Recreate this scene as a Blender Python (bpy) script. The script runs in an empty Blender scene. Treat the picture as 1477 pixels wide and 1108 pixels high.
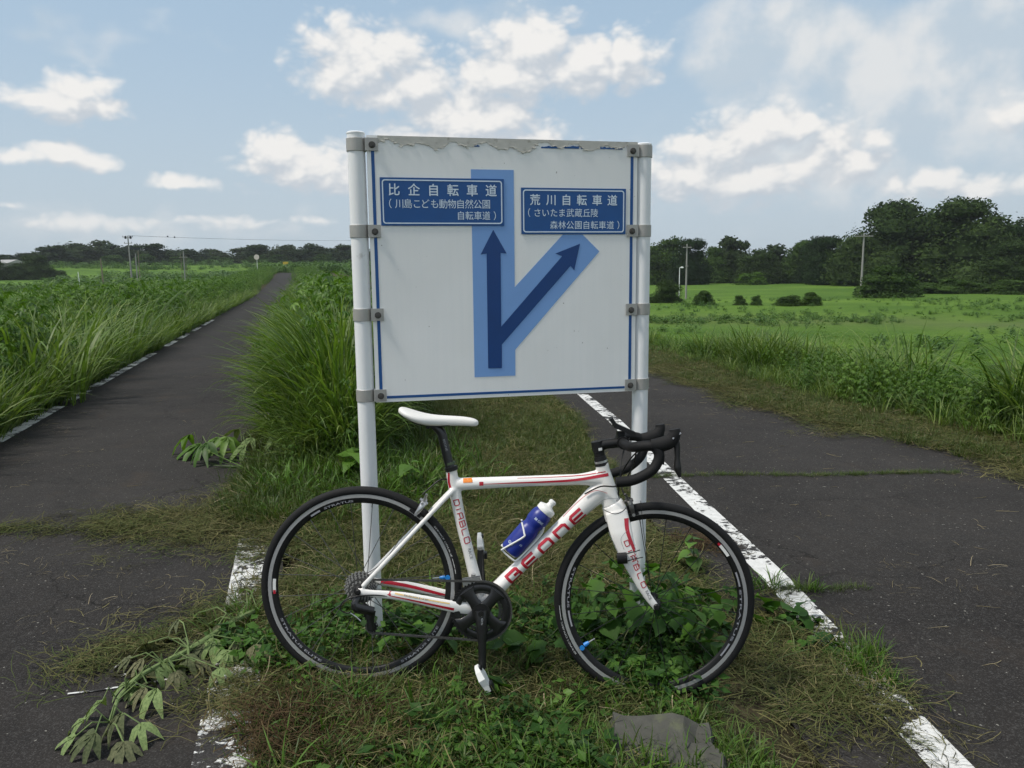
import bpy, bmesh, math, random
import numpy as np
from mathutils import Vector, Matrix
from mathutils.bvhtree import BVHTree

rng = np.random.default_rng(7); random.seed(7)
scene = bpy.context.scene
COL = scene.collection
R = math.radians

# ------------------------------------------------------------------ camera
PITCH, ROLL, FPX = R(-8.35), R(-0.62), 1108.0
_f = np.array([0, math.cos(PITCH), math.sin(PITCH)]); _r = np.array([1., 0, 0]); _u = np.cross(_r, _f)
_r, _u = _r*math.cos(ROLL)+_u*math.sin(ROLL), _u*math.cos(ROLL)-_r*math.sin(ROLL)
CAM = np.array([0, 0, 1.4])
cd = bpy.data.cameras.new('camera'); cam = bpy.data.objects.new('camera', cd); COL.objects.link(cam)
cd.sensor_width = 36; cd.lens = 36*FPX/1477; cd.clip_end = 6000; cd.clip_start = 0.05
cam.matrix_world = Matrix(((_r[0], _u[0], -_f[0], 0), (_r[1], _u[1], -_f[1], 0), (_r[2], _u[2], -_f[2], 1.4), (0, 0, 0, 1)))
scene.camera = cam
def ray(px, py):                      # direction in which a point of the photograph lies
    d = _f+(px-738.5)/FPX*_r-(py-554)/FPX*_u
    return d/np.linalg.norm(d)
def azel(px, py):
    d = ray(px, py); return math.atan2(d[0], d[1]), math.asin(d[2])

# ------------------------------------------------------------------ look
scene.view_settings.view_transform = 'Standard'; scene.view_settings.look = 'None'
scene.view_settings.gamma = 1; scene.view_settings.use_curve_mapping = False
scene.view_settings.exposure = 0.70
scene.cycles.max_bounces = 5; scene.cycles.diffuse_bounces = 3; scene.cycles.adaptive_threshold = .02
SUN_EL, SUN_AZ = R(60), R(-112)        # azimuth from +Y towards +X
sd = bpy.data.lights.new('sun', 'SUN'); sd.energy = 2.0; sd.angle = R(9); sd.color = (1, .94, .86)
sun = bpy.data.objects.new('sun', sd); COL.objects.link(sun)
sdir = Vector((math.cos(SUN_EL)*math.sin(SUN_AZ), math.cos(SUN_EL)*math.cos(SUN_AZ), math.sin(SUN_EL)))
sun.rotation_euler = sdir.to_track_quat('Z', 'Y').to_euler()

# ------------------------------------------------------------------ node helpers
class NT:
    def __init__(s, tree): s.t = tree; s.n = tree.nodes; s.l = tree.links
    def new(s, kind, **kw):
        nd = s.n.new(kind)
        for k, v in kw.items(): setattr(nd, k, v)
        return nd
    def put(s, sock, v):
        if isinstance(v, bpy.types.NodeSocket): s.l.new(v, sock)
        elif v is not None:
            if isinstance(v, (tuple, list)) and len(v) == 3 and sock.type == 'RGBA': v = (*v, 1)
            sock.default_value = v
    def math(s, op, a, b=None, c=None, clamp=False):
        nd = s.new('ShaderNodeMath', operation=op); nd.use_clamp = clamp
        for i, v in enumerate((a, b, c)):
            if v is not None: s.put(nd.inputs[i], v)
        return nd.outputs[0]
    def vm(s, op, a, b=None, scale=None):
        nd = s.new('ShaderNodeVectorMath', operation=op); s.put(nd.inputs[0], a)
        if b is not None: s.put(nd.inputs[1], b)
        if scale is not None: s.put(nd.inputs[3], scale)
        return nd.outputs['Value'] if op in ('LENGTH', 'DOT_PRODUCT') else nd.outputs[0]
    def mix(s, f, a, b, mode='MIX'):
        nd = s.new('ShaderNodeMix', data_type='RGBA', blend_type=mode)
        s.put(nd.inputs[0], f); s.put(nd.inputs[6], a); s.put(nd.inputs[7], b); return nd.outputs[2]
    flat = False
    def noise(s, vec, scale, detail=3, rough=.55, col=False, dist=0):
        nd = s.new('ShaderNodeTexNoise'); nd.noise_dimensions = '2D' if s.flat else '3D'; s.put(nd.inputs['Vector'], vec)
        nd.inputs['Scale'].default_value = scale; nd.inputs['Detail'].default_value = detail
        nd.inputs['Roughness'].default_value = rough; nd.inputs['Distortion'].default_value = dist
        return nd.outputs['Color' if col else 'Fac']
    def ss(s, x, a, b, lo=0., hi=1.):
        nd = s.new('ShaderNodeMapRange', interpolation_type='SMOOTHSTEP'); s.put(nd.inputs[0], x)
        nd.inputs[1].default_value = a; nd.inputs[2].default_value = b; nd.inputs[3].default_value = lo; nd.inputs[4].default_value = hi
        return nd.outputs[0]

# ------------------------------------------------------------------ world: sky with clouds
world = bpy.data.worlds.new('World'); scene.world = world; world.use_nodes = True
W = NT(world.node_tree); W.flat = True; W.n.clear()
tc = W.new('ShaderNodeTexCoord'); dirv = tc.outputs['Generated']
sky = W.new('ShaderNodeTexSky', sky_type='NISHITA'); sky.sun_disc = False
sky.sun_elevation = SUN_EL; sky.sun_rotation = SUN_AZ; sky.air_density = 1.0; sky.dust_density = 1.6; sky.ozone_density = 1.2
sx = W.new('ShaderNodeSeparateXYZ'); W.put(sx.inputs[0], dirv)
az = W.math('ARCTAN2', sx.outputs[0], sx.outputs[1]); el = W.math('ARCSINE', sx.outputs[2])
cx = W.new('ShaderNodeCombineXYZ'); W.put(cx.inputs[0], az); W.put(cx.inputs[1], el)
PV = cx.outputs[0]
# cumulus clouds: (x, y, half width, half height, weight) of each billow as seen from the path
BLOBS = [(528, 88, 88, 62, 1), (600, 125, 70, 40, .95), (478, 112, 40, 30, .8), (560, 145, 70, 30, .7),
         (770, 75, 80, 55, 1), (725, 110, 80, 45, .95), (840, 95, 70, 48, .95), (905, 85, 52, 48, .9), (680, 170, 105, 50, 1), (640, 215, 90, 45, 1), (760, 215, 90, 40, .8),
         (118, 132, 55, 30, .85), (85, 150, 85, 26, .95), (145, 155, 45, 22, .8),
         (85, 222, 55, 20, .8), (130, 232, 55, 16, .75), (15, 228, 50, 16, .6), (262, 262, 62, 15, .7),
         (400, 220, 48, 34, .95), (445, 240, 85, 36, .95), (480, 262, 70, 22, .8),
         (130, 322, 130, 18, .62), (310, 320, 60, 16, .55), (370, 322, 60, 12, .5), (460, 318, 60, 12, .45), (20, 297, 50, 12, .45),
         (1030, 215, 75, 42, .9), (1075, 195, 70, 36, .95), (1130, 185, 60, 36, .95), (985, 255, 85, 34, .95), (1080, 262, 95, 40, .9),
         (1200, 205, 50, 40, .85), (1235, 235, 55, 38, .8), (1265, 205, 34, 20, .6), (1160, 240, 60, 30, .7), (1290, 262, 45, 30, .6),
         (1400, 270, 150, 30, .62), (1468, 160, 55, 34, .8), (1340, 260, 90, 22, .6)]
VEIL = [(1060, 105, 90, 55, .75), (1150, 60, 190, 75, .85), (1290, 80, 190, 90, 1), (1420, 60, 190, 100, 1), (1130, 20, 180, 40, .6), (700, 15, 160, 45, .5), (1380, 190, 200, 80, .55),
        (35, 18, 70, 26, .45), (140, 55, 60, 26, .5), (295, 62, 60, 22, .28), (215, 25, 60, 16, .25), (640, 30, 60, 40, .5), (1180, 260, 330, 90, .62), (1250, 150, 320, 110, .5), (300, 330, 420, 40, .45)]
def dens_group(name, blobs, f1, amp1, f2, amp2, soft):
    g = bpy.data.node_groups.new(name, 'ShaderNodeTree')
    g.interface.new_socket('P', in_out='INPUT', socket_type='NodeSocketVector')
    g.interface.new_socket('D', in_out='OUTPUT', socket_type='NodeSocketFloat')
    G = NT(g); G.flat = True; gi = G.new('NodeGroupInput'); go = G.new('NodeGroupOutput'); P0 = gi.outputs[0]
    st = G.vm('MULTIPLY', P0, (1, 1.45, 1))
    w = G.vm('SUBTRACT', G.noise(st, f1, 2, .5, col=True), (.5, .5, .5))
    P = G.vm('ADD', P0, G.vm('SCALE', w, scale=amp1))
    acc = None
    for (x, y, rx, ry, wt) in blobs:
        a, e = azel(x, y); a2, e2 = azel(x+rx, y); a3, e3 = azel(x, y-ry)
        ka, ke = 1/abs(a2-a), 1/abs(e3-e); mn_ = G.new('ShaderNodeVectorMath', operation='MULTIPLY_ADD'); G.put(mn_.inputs[0], P); mn_.inputs[1].default_value = (ka, ke, 0); mn_.inputs[2].default_value = (-a*ka, -e*ke, 0); q = mn_.outputs[0]
        L = G.vm('LENGTH', q)
        if soft: d = G.math('MULTIPLY', G.ss(L, 0., 1.5, 1, 0), wt)
        else: d = G.math('MULTIPLY_ADD', L, -.8, wt)
        if acc is None: acc = d
        elif soft: acc = G.math('SUBTRACT', 1., G.math('MULTIPLY', G.math('SUBTRACT', 1., acc), G.math('SUBTRACT', 1., d)))
        else:
            acc = G.math('SMOOTH_MAX', acc, d, .12)
    fb = G.math('SUBTRACT', G.noise(st, f2, 6, .6), .5)
    # the rest of the sky, away from this view: the same broken cumulus
    sp = G.new('ShaderNodeSeparateXYZ'); G.put(sp.inputs[0], P0)
    off = G.math('MAXIMUM', G.ss(G.math('ABSOLUTE', sp.outputs[0]), .62, .8), G.ss(sp.outputs[1], .36, .5))
    gen = G.math('MULTIPLY', G.math('SUBTRACT', G.noise(G.vm('MULTIPLY', P0, (1, 1.6, 1)), 4.5, 2, .5), .47), 4. if not soft else 3.)
    gen = G.math('ADD', G.math('MULTIPLY', G.math('SUBTRACT', 1., off), -3.), gen)
    acc = G.math('MAXIMUM', acc, gen)
    dd = G.math('ADD', acc, G.math('MULTIPLY', fb, amp2))
    if not soft:
        vo = G.new('ShaderNodeTexVoronoi'); vo.voronoi_dimensions = '2D'; G.put(vo.inputs['Vector'], G.vm('ADD', st, G.vm('SCALE', w, scale=.03))); vo.inputs['Scale'].default_value = 24; vo.inputs['Detail'].default_value = 2; vo.inputs['Roughness'].default_value = .6;
        dd = G.math('ADD', dd, G.math('MULTIPLY', G.math('SUBTRACT', .42, vo.outputs['Distance']), .50))
    G.put(go.inputs[0], dd)
    return g
gC = dens_group('cumulus', [(a, b, c*.98, d*.98, e+.04) for a, b, c, d, e in BLOBS], 15, .013, 24, .46, False)
gV = dens_group('veil', VEIL, 9, .10, 14, .75, True)
def use(g, vec):
    nd = W.new('ShaderNodeGroup'); nd.node_tree = g; W.put(nd.inputs[0], vec); return nd.outputs[0]
d1 = use(gC, PV); d2 = use(gC, W.vm('ADD', PV, (-.006, .020, 0))); dv = use(gV, PV)
mC = W.ss(d1, -.30, .30)
shade = W.math('ADD', .52, W.math('MULTIPLY', W.math('SUBTRACT', d1, d2), .8), clamp=True)
shade = W.math('ADD', W.math('MULTIPLY', shade, .8), W.math('MULTIPLY', W.ss(d1, .1, .9), .22), clamp=True)
base = W.mix(.82, sky.outputs[0], (2.55, 3.42, 4.25))
hz = W.ss(el, -.02, .34, 1, 0)
base = W.mix(W.math('MULTIPLY', hz, .85), base, (3.35, 3.85, 4.25))
veilc = W.mix(W.ss(W.noise(PV, 11, 4, .55), .35, .65), (3.3, 3.85, 4.35), (4.9, 4.95, 4.95))
skyc = W.mix(W.math('MULTIPLY', W.ss(dv, .12, .95), .88), base, veilc)
cl = W.mix(W.ss(shade, .15, .85), (3.55, 3.85, 4.2), (5.6, 5.5, 5.35))
skyc = W.mix(W.math('MULTIPLY', mC, W.ss(el, -.01, .12, .45, .97)), skyc, cl)
bg = W.new('ShaderNodeBackground'); W.put(bg.inputs[0], skyc); bg.inputs[1].default_value = .1
wo = W.new('ShaderNodeOutputWorld'); W.put(wo.inputs[0], bg.outputs[0])
world.cycles.sampling_method = 'MANUAL'; world.cycles.sample_map_resolution = 512

# ------------------------------------------------------------------ object helpers
def tag(o, label=None, cat=None, group=None, kind=None):
    if label: o['label'] = label
    if cat: o['category'] = cat
    if group: o['group'] = group
    if kind: o['kind'] = kind
    return o
def link(o, parent=None):
    COL.objects.link(o)
    if parent is not None: o.parent = parent
    return o
def empty(name, loc=(0, 0, 0), M=None):
    o = bpy.data.objects.new(name, None); o.empty_display_size = .1
    if M is not None: o.matrix_world = M
    else: o.location = loc
    return link(o)
def mesh(V, F, mat=None, smooth=False, name='m', mats=None):
    me = bpy.data.meshes.new(name); me.from_pydata([tuple(map(float, v)) for v in V], [], [tuple(map(int, f)) for f in F]); me.validate(); me.update()
    if mat: me.materials.append(mat)
    if smooth: me.polygons.foreach_set('use_smooth', [True]*len(me.polygons))
    return me
def obj(name, me, parent=None, loc=None):
    o = bpy.data.objects.new(name, me)
    if loc is not None: o.location = loc
    return link(o, parent)
class MB:
    def __init__(s): s.V = []; s.F = []
    def add(s, V, F):
        k = len(s.V); s.V += [tuple(v) for v in V]; s.F += [tuple(i+k for i in f) for f in F]
    def box(s, c, h, M=None):
        c = Vector(c); pts = []
        for sx_ in (-1, 1):
            for sy_ in (-1, 1):
                for sz_ in (-1, 1):
                    p = Vector((h[0]*sx_, h[1]*sy_, h[2]*sz_))
                    if M: p = M @ p
                    pts.append(c+p)
        s.add(pts, [(0, 1, 3, 2), (4, 6, 7, 5), (0, 4, 5, 1), (2, 3, 7, 6), (0, 2, 6, 4), (1, 5, 7, 3)])
    def tube(s, pts, rad, n=10, caps=True, flat=None):
        """sweep; rad = r or list of r or (ra, rb) with ra in the X-Z plane and rb along Y"""
        pts = [Vector(p) for p in pts]; m = len(pts)
        if not isinstance(rad, list): rad = [rad]*m
        V = []; prevN = None
        for i, p in enumerate(pts):
            t = (pts[min(i+1, m-1)]-pts[max(i-1, 0)])
            if t.length < 1e-9: t = Vector((0, 0, 1))
            t.normalize()
            if flat:
                B = Vector((0, 1, 0)); N = t.cross(B)
                if N.length < 1e-6: N = Vector((1, 0, 0))
                N.normalize(); B = N.cross(t); 
            else:
                if prevN is None:
                    ref = Vector((0, 0, 1)) if abs(t.z) < .9 else Vector((1, 0, 0))
                    N = t.cross(ref).normalized()
                else:
                    N = (prevN-t*prevN.dot(t)).normalized()
                prevN = N; B = t.cross(N)
            r = rad[i]; ra, rb = r if isinstance(r, tuple) else (r, r)
            for k in range(n):
                a = 2*math.pi*k/n; V.append(p+N*(ra*math.cos(a))+B*(rb*math.sin(a)))
        F = []
        for i in range(m-1):
            for k in range(n):
                a = i*n+k; b = i*n+(k+1) % n; F.append((a, b, b+n, a+n))
        if caps: F.append(tuple(range(n-1, -1, -1))); F.append(tuple((m-1)*n+k for k in range(n)))
        s.add(V, F)
    def disc(s, c, ax, r, h, n=20, r2=None):
        ax = Vector(ax).normalized(); c = Vector(c); s.tube([c-ax*h/2, c+ax*h/2], [r, r2 if r2 else r], n)
    def lathe(s, prof, M, n=24):
        V = []; m = len(prof)
        for (r, h) in prof:
            for k in range(n):
                a = 2*math.pi*k/n; V.append(M @ Vector((r*math.cos(a), r*math.sin(a), h)))
        F = [(i*n+k, i*n+(k+1) % n, (i+1)*n+(k+1) % n, (i+1)*n+k) for i in range(m-1) for k in range(n)]
        F.append(tuple(range(n-1, -1, -1))); F.append(tuple((m-1)*n+k for k in range(n)))
        s.add(V, F)
    def me(s, mat, smooth=False): 
        m = mesh(s.V, s.F, mat, smooth)
        if smooth: m.set_sharp_from_angle(angle=R(40))
        return m
    def build(s, name, mat, parent=None, smooth=False, loc=None): return obj(name, s.me(mat, smooth), parent, loc)

# ------------------------------------------------------------------ materials
def mat(name, col, rough=.6, spec=.5, metal=0, var=0., vs=30, bump=0., bs=80, coat=0., dirt=None, dscale=6, dth=(.55, .75)):
    m = bpy.data.materials.new(name); m.use_nodes = True; T = NT(m.node_tree); b = T.n['Principled BSDF']
    P = T.new('ShaderNodeTexCoord').outputs['Object']
    c = col
    if var: c = T.mix(T.noise(P, vs, 4), tuple(x*(1-var) for x in col), tuple(min(1, x*(1+var)) for x in col))
    if dirt: c = T.mix(T.math('MULTIPLY', T.ss(T.noise(P, dscale, 6, .65), *dth), .8), c, dirt)
    T.put(b.inputs['Base Color'], c if isinstance(c, bpy.types.NodeSocket) else (*c, 1))
    b.inputs['Roughness'].default_value = rough; b.inputs['Metallic'].default_value = metal
    b.inputs['Specular IOR Level'].default_value = spec; b.inputs['Coat Weight'].default_value = coat; b.inputs['Coat Roughness'].default_value = .12
    if bump:
        bn = T.new('ShaderNodeBump'); bn.inputs['Strength'].default_value = bump; bn.inputs['Distance'].default_value = .002
        T.put(bn.inputs['Height'], T.noise(P, bs, 4)); T.put(b.inputs['Normal'], bn.outputs[0])
    return m
def leafmat(name, cols, trans=.28, rough=.5, spec=.35, patch=0., nsc=3.):
    """foliage: colour differs from plant to plant and a little within a leaf"""
    m = bpy.data.materials.new(name); m.use_nodes = True; T = NT(m.node_tree); b = T.n['Principled BSDF']
    oi = T.new('ShaderNodeObjectInfo'); rp = T.new('ShaderNodeValToRGB'); T.put(rp.inputs[0], oi.outputs['Random'])
    cr = rp.color_ramp; k = len(cols); cr.elements[0].color = (*cols[0], 1); cr.elements[1].color = (*cols[-1], 1)
    for i in range(1, k-1): e = cr.elements.new(i/(k-1)); e.color = (*cols[i], 1)
    P = T.new('ShaderNodeTexCoord').outputs['Object']
    n = T.noise(P, nsc, 3)
    c = T.mix(T.ss(n, .3, .7), T.mix(1., rp.outputs[0], (.72, .75, .7), 'MULTIPLY'), T.mix(1., rp.outputs[0], (1.3, 1.25, 1.2), 'MULTIPLY'))
    if patch:
        g = T.new('ShaderNodeNewGeometry'); pn = T.noise(g.outputs['Position'], patch, 3)
        c = T.mix(T.ss(pn, .35, .65), T.mix(1., c, (.7, .75, .7), 'MULTIPLY'), T.mix(1., c, (1.3, 1.25, 1.1), 'MULTIPLY'))
    T.put(b.inputs['Base Color'], c); b.inputs['Roughness'].default_value = rough; b.inputs['Specular IOR Level'].default_value = spec
    if trans:
        tr = T.new('ShaderNodeBsdfTranslucent'); T.put(tr.inputs[0], T.mix(1., c, (1.3, 1.4, .6), 'MULTIPLY'))
        mx = T.new('ShaderNodeMixShader'); mx.inputs[0].default_value = trans
        T.put(mx.inputs[1], b.outputs[0]); T.put(mx.inputs[2], tr.outputs[0]); T.put(T.n['Material Output'].inputs[0], mx.outputs[0])
    return m
M = {}
M['white_frame'] = mat('white_frame', (.83, .81, .78), .28, coat=.6)
M['red'] = mat('red', (.46, .008, .028), .35, coat=.4)
M['sponsor_yellow'] = mat('sponsor_yellow', (.80, .55, .22), .4)
M['orange'] = mat('orange', (.75, .22, .02), .4)
M['rubber'] = mat('rubber', (.0095, .0095, .010), .75, spec=.3, var=.3, vs=60, bump=.2, bs=300)
M['black'] = mat('black', (.008, .008, .0085), .5, spec=.35, var=.2)
M['tape'] = mat('tape', (.0065, .0065, .007), .7, spec=.3, bump=.3, bs=180)
M['carbon'] = mat('carbon', (.010, .010, .011), .35, coat=.25)
M['silver'] = mat('silver', (.52, .52, .53), .32, metal=.85, var=.15)
M['brake_track'] = mat('brake_track', (.46, .46, .46), .42, metal=.55, var=.12, vs=90)
M['steel'] = mat('steel', (.42, .41, .39), .42, metal=.55, var=.3, vs=200)
M['darksteel'] = mat('darksteel', (.10, .097, .093), .42, metal=.6, var=.4, vs=300)
M['saddle'] = mat('saddle', (.74, .73, .70), .5, bump=.1, bs=200, dirt=(.5, .47, .42), dscale=20, dth=(.58, .8))
M['grey_print'] = mat('grey_print', (.25, .25, .26), .5)
M['tyre_print'] = mat('tyre_print', (.55, .55, .54), .6, dirt=(.05, .05, .05), dscale=160, dth=(.52, .6))
M['rim_print'] = mat('rim_print', (.33, .33, .36), .5)
M['blue_cap'] = mat('blue_cap', (.02, .22, .62), .35)
M['bottle_blue'] = mat('bottle_blue', (.010, .024, .22), .38, spec=.5, var=.15, vs=12)
M['bottle_white'] = mat('bottle_white', (.78, .78, .76), .4)
M['pole_white'] = mat('pole_white', (.80, .81, .82), .42, var=.05, vs=8, bump=.05, bs=40, dirt=(.38, .36, .32), dscale=14, dth=(.62, .8))
M['clamp'] = mat('clamp', (.40, .39, .37), .5, metal=.35, var=.12, vs=25, bump=.1, bs=90)
M['bolt'] = mat('bolt', (.09, .085, .08), .55, metal=.5, var=.4, vs=150)
M['blue_sign'] = mat('blue_sign', (.007, .078, .27), .42, var=.12, vs=14)
M['blue_dark'] = mat('blue_dark', (.003, .045, .19), .45, var=.15, vs=10)
M['blue_pale'] = mat('blue_pale', (.19, .36, .70), .5, var=.06, vs=10)
M['sign_print'] = mat('sign_print', (.66, .76, .86), .5)
M['peel'] = mat('peel', (.50, .49, .45), .8, var=.15, vs=20, bump=.5, bs=60, dirt=(.25, .23, .19), dscale=25, dth=(.55, .7))
M['concrete'] = mat('concrete', (.062, .062, .052), .9, var=.5, vs=22, bump=1., bs=30, dirt=(.10, .11, .06), dscale=9, dth=(.5, .68))
M['pole_concrete'] = mat('pole_concrete', (.27, .265, .25), .8, var=.1)
M['wood'] = mat('wood', (.20, .16, .12), .85, var=.25)
M['bark'] = mat('bark', (.07, .055, .04), .9, var=.35, vs=6, bump=.5, bs=12)
M['yellow'] = mat('yellow', (.55, .38, .03), .5)
M['mirror_orange'] = mat('mirror_orange', (.62, .55, .50), .5)
# sign face: white sheet with faint streaks and scuffs
def sign_face():
    m = mat('sign_face', (.62, .63, .63), .45); T = NT(m.node_tree); b = T.n['Principled BSDF']
    P = T.new('ShaderNodeTexCoord').outputs['Object']
    st = T.noise(T.vm('MULTIPLY', P, (60, 60, 1.5)), 1, 4, .6); bl = T.noise(P, 3.2, 3)
    c = T.mix(T.ss(st, .3, .75), (.87, .87, .86), (.84, .845, .84)); c = T.mix(T.math('MULTIPLY', T.ss(bl, .35, .7), .5), c, (.79, .79, .775))
    sp = T.ss(T.noise(P, 70, 2, .4), .745, .77); c = T.mix(T.math('MULTIPLY', sp, .8), c, (.2, .18, .16))
    T.put(b.inputs['Base Color'], c); return m
M['sign_face'] = sign_face()
# asphalt
def asphalt_nodes(T):
    P = T.new('ShaderNodeNewGeometry').outputs['Position']
    big = T.noise(P, .55, 4, .6); mid = T.noise(P, 6, 5, .65); fine = T.noise(P, 170, 2, .6)
    vo = T.new('ShaderNodeTexVoronoi'); T.put(vo.inputs['Vector'], P); vo.inputs['Scale'].default_value = 150
    c = T.mix(T.ss(big, .3, .7), (.0150, .0134, .0124), (.0245, .0224, .0208))
    c = T.mix(T.ss(mid, .3, .75), c, T.mix(1., c, (1.35, 1.32, 1.28), 'MULTIPLY'))
    c = T.mix(T.math('MULTIPLY', T.ss(T.noise(P, 62, 4, .75), .52, .68), .6), c, (.062, .059, .056))
    c = T.mix(T.math('MULTIPLY', T.ss(fine, .5, .75), .6), c, (.085, .082, .078))
    ck = T.new('ShaderNodeTexVoronoi'); ck.feature = 'DISTANCE_TO_EDGE'; ck.inputs['Scale'].default_value = .75; T.put(ck.inputs['Vector'], T.vm('ADD', P, T.vm('SCALE', T.noise(P, 3.5, 5, .7, col=True), scale=.35)))
    c = T.mix(T.math('MULTIPLY', T.math('MULTIPLY', T.ss(ck.outputs[0], .002, .006, 1, 0), T.ss(T.noise(P, .8, 2), .42, .6)), .85), c, (.009, .008, .007))
    c = T.mix(T.math('MULTIPLY', T.ss(fine, .2, .42, 1, 0), .5), c, (.018, .017, .017))
    pale = T.ss(T.noise(P, 58, 1, .5), .735, .775); c = T.mix(T.math('MULTIPLY', pale, .8), c, (.26, .25, .22))
    br = T.math('MULTIPLY', T.ss(T.noise(P, 1.7, 5, .7), .56, .74), .45); c = T.mix(br, c, (.050, .038, .028))
    h = T.math('ADD', T.math('MULTIPLY', fine, .6), T.math('MULTIPLY', vo.outputs['Distance'], .5))
    return P, c, h
def asphalt_mat():
    m = mat('asphalt', (.05, .05, .05), .92, spec=.2); T = NT(m.node_tree); b = T.n['Principled BSDF']
    P, c, h = asphalt_nodes(T); T.put(b.inputs['Base Color'], c)
    bn = T.new('ShaderNodeBump'); bn.inputs['Strength'].default_value = .6; bn.inputs['Distance'].default_value = .004
    T.put(bn.inputs['Height'], h); T.put(b.inputs['Normal'], bn.outputs[0]); return m
def paint_mat(name, wear):
    m = mat(name, (.7, .7, .7), .7, spec=.3); T = NT(m.node_tree); b = T.n['Principled BSDF']
    P, c, h = asphalt_nodes(T)
    n1 = T.noise(P, 24, 6, .72, dist=.6); n2 = T.noise(P, 3.2, 3, .6); n3 = T.noise(T.vm('MULTIPLY', P, (1, 3.5, 1)), 9, 3, .6)
    k = T.math('ADD', n1, T.math('MULTIPLY', T.math('SUBTRACT', n2, .5), 1.1)); k = T.math('ADD', k, T.math('MULTIPLY', T.math('SUBTRACT', n3, .5), .5))
    f = T.ss(k, wear, wear+.045, 1, 0)
    pc = T.mix(T.ss(n1, .3, .7), (.68, .68, .66), (.52, .52, .50))
    T.put(b.inputs['Base Color'], T.mix(f, c, pc))
    bn = T.new('ShaderNodeBump'); bn.inputs['Strength'].default_value = .6; bn.inputs['Distance'].default_value = .004
    T.put(bn.inputs['Height'], T.math('ADD', T.math('MULTIPLY', f, .6), h)); T.put(b.inputs['Normal'], bn.outputs[0]); return m
M['asphalt'] = asphalt_mat(); M['paint'] = paint_mat('road_paint', .53); M['paint_worn'] = paint_mat('road_paint_worn', .50)
def ground_mat():
    m = mat('ground', (.06, .06, .03), .95, spec=.1); T = NT(m.node_tree); b = T.n['Principled BSDF']
    P = T.new('ShaderNodeNewGeometry').outputs['Position']
    at = T.new('ShaderNodeAttribute'); at.attribute_name = 'zone'; zs = T.new('ShaderNodeSeparateColor'); T.put(zs.inputs[0], at.outputs['Color'])
    soil = T.mix(T.ss(T.noise(P, 9, 6, .7), .35, .65), (.030, .024, .015), (.075, .062, .036))
    soil = T.mix(T.ss(T.noise(P, 60, 4, .7), .45, .7), soil, (.085, .085, .04))
    # fields: short bright grass with broad strips
    pm = T.vm('MULTIPLY', P, (1, 2.2, 1))
    f1 = T.noise(pm, .035, 4, .6); f2 = T.noise(pm, .28, 6, .7); f3 = T.noise(P, 1.6, 6, .8)
    fld = T.mix(T.ss(f1, .36, .62), (.055, .122, .015), (.10, .185, .024))
    fld = T.mix(T.math('MULTIPLY', T.ss(f2, .45, .7), .6), fld, (.055, .115, .016))
    fld = T.mix(T.math('MULTIPLY', T.ss(f3, .35, .7), .5), fld, (.145, .22, .038))
    fld = T.mix(T.math('MULTIPLY', T.ss(T.noise(P, 9, 4, .7), .5, .75), .45), fld, (.045, .09, .014))
    fld = T.mix(T.math('MULTIPLY', T.ss(T.noise(T.vm('MULTIPLY', P, (1, 1.8, 1)), .07, 3, .5), .40, .66), .7), fld, (.05, .108, .015))
    c = T.mix(zs.outputs[0], soil, fld)
    c = T.mix(T.math('MULTIPLY', zs.outputs[1], .8), c, (.15, .125, .085))
    T.put(b.inputs['Base Color'], c)
    bn = T.new('ShaderNodeBump'); bn.inputs['Strength'].default_value = .9; bn.inputs['Distance'].default_value = .05
    T.put(bn.inputs['Height'], T.noise(P, 14, 6, .75)); T.put(b.inputs['Normal'], bn.outputs[0]); return m
M['ground'] = ground_mat()
# foliage
M['reed'] = leafmat('reed', [(.036, .078, .011), (.070, .135, .020), (.12, .20, .034), (.19, .25, .075), (.075, .14, .03)], .3)
M['ragweed'] = leafmat('ragweed', [(.042, .10, .013), (.070, .15, .018), (.11, .20, .028)], .3)
M['stem'] = leafmat('stem', [(.07, .10, .03), (.10, .13, .04)], 0)
M['lawn'] = leafmat('lawn', [(.035, .065, .012), (.06, .105, .018), (.085, .125, .028), (.11, .12, .04)], .25)
M['fresh'] = leafmat('fresh', [(.05, .11, .015), (.08, .17, .02), (.11, .21, .035)], .3)
M['hay'] = leafmat('hay', [(.036, .036, .014), (.068, .070, .026), (.105, .105, .042), (.16, .145, .07), (.07, .095, .03), (.06, .08, .025)], .1, rough=.8, spec=.1)
M['straw'] = leafmat('straw', [(.11, .09, .05), (.18, .15, .09), (.28, .24, .16)], .05, rough=.8, spec=.15)
M['browned'] = leafmat('browned', [(.035, .022, .013), (.07, .045, .025), (.10, .075, .04)], .1, rough=.9, spec=.1)
M['kudzu'] = leafmat('kudzu', [(.018, .055, .010), (.030, .082, .013), (.045, .11, .016), (.07, .155, .02)], .25, rough=.6, spec=.22, nsc=12)
M['wilt'] = leafmat('wilt', [(.13, .19, .07), (.18, .25, .10), (.15, .21, .085)], .15, rough=.7, spec=.2, nsc=15)
M['wilt_dark'] = leafmat('wilt_dark', [(.09, .11, .06), (.14, .14, .08), (.08, .10, .05)], .1, rough=.8, spec=.15, nsc=15)
M['crown_far'] = leafmat('crown_far', [(.026, .044, .018), (.036, .056, .022), (.030, .05, .024), (.044, .062, .024)], .15, nsc=2, rough=.85, spec=.08)
M['crown_dark'] = leafmat('crown_dark', [(.018, .038, .012), (.038, .064, .018), (.025, .05, .015), (.046, .074, .021)], .12, nsc=2, rough=.85, spec=.08)
M['crown_mid'] = leafmat('crown_mid', [(.036, .068, .018), (.055, .10, .024), (.045, .08, .02)], .18, nsc=2, rough=.85, spec=.08)
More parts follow.
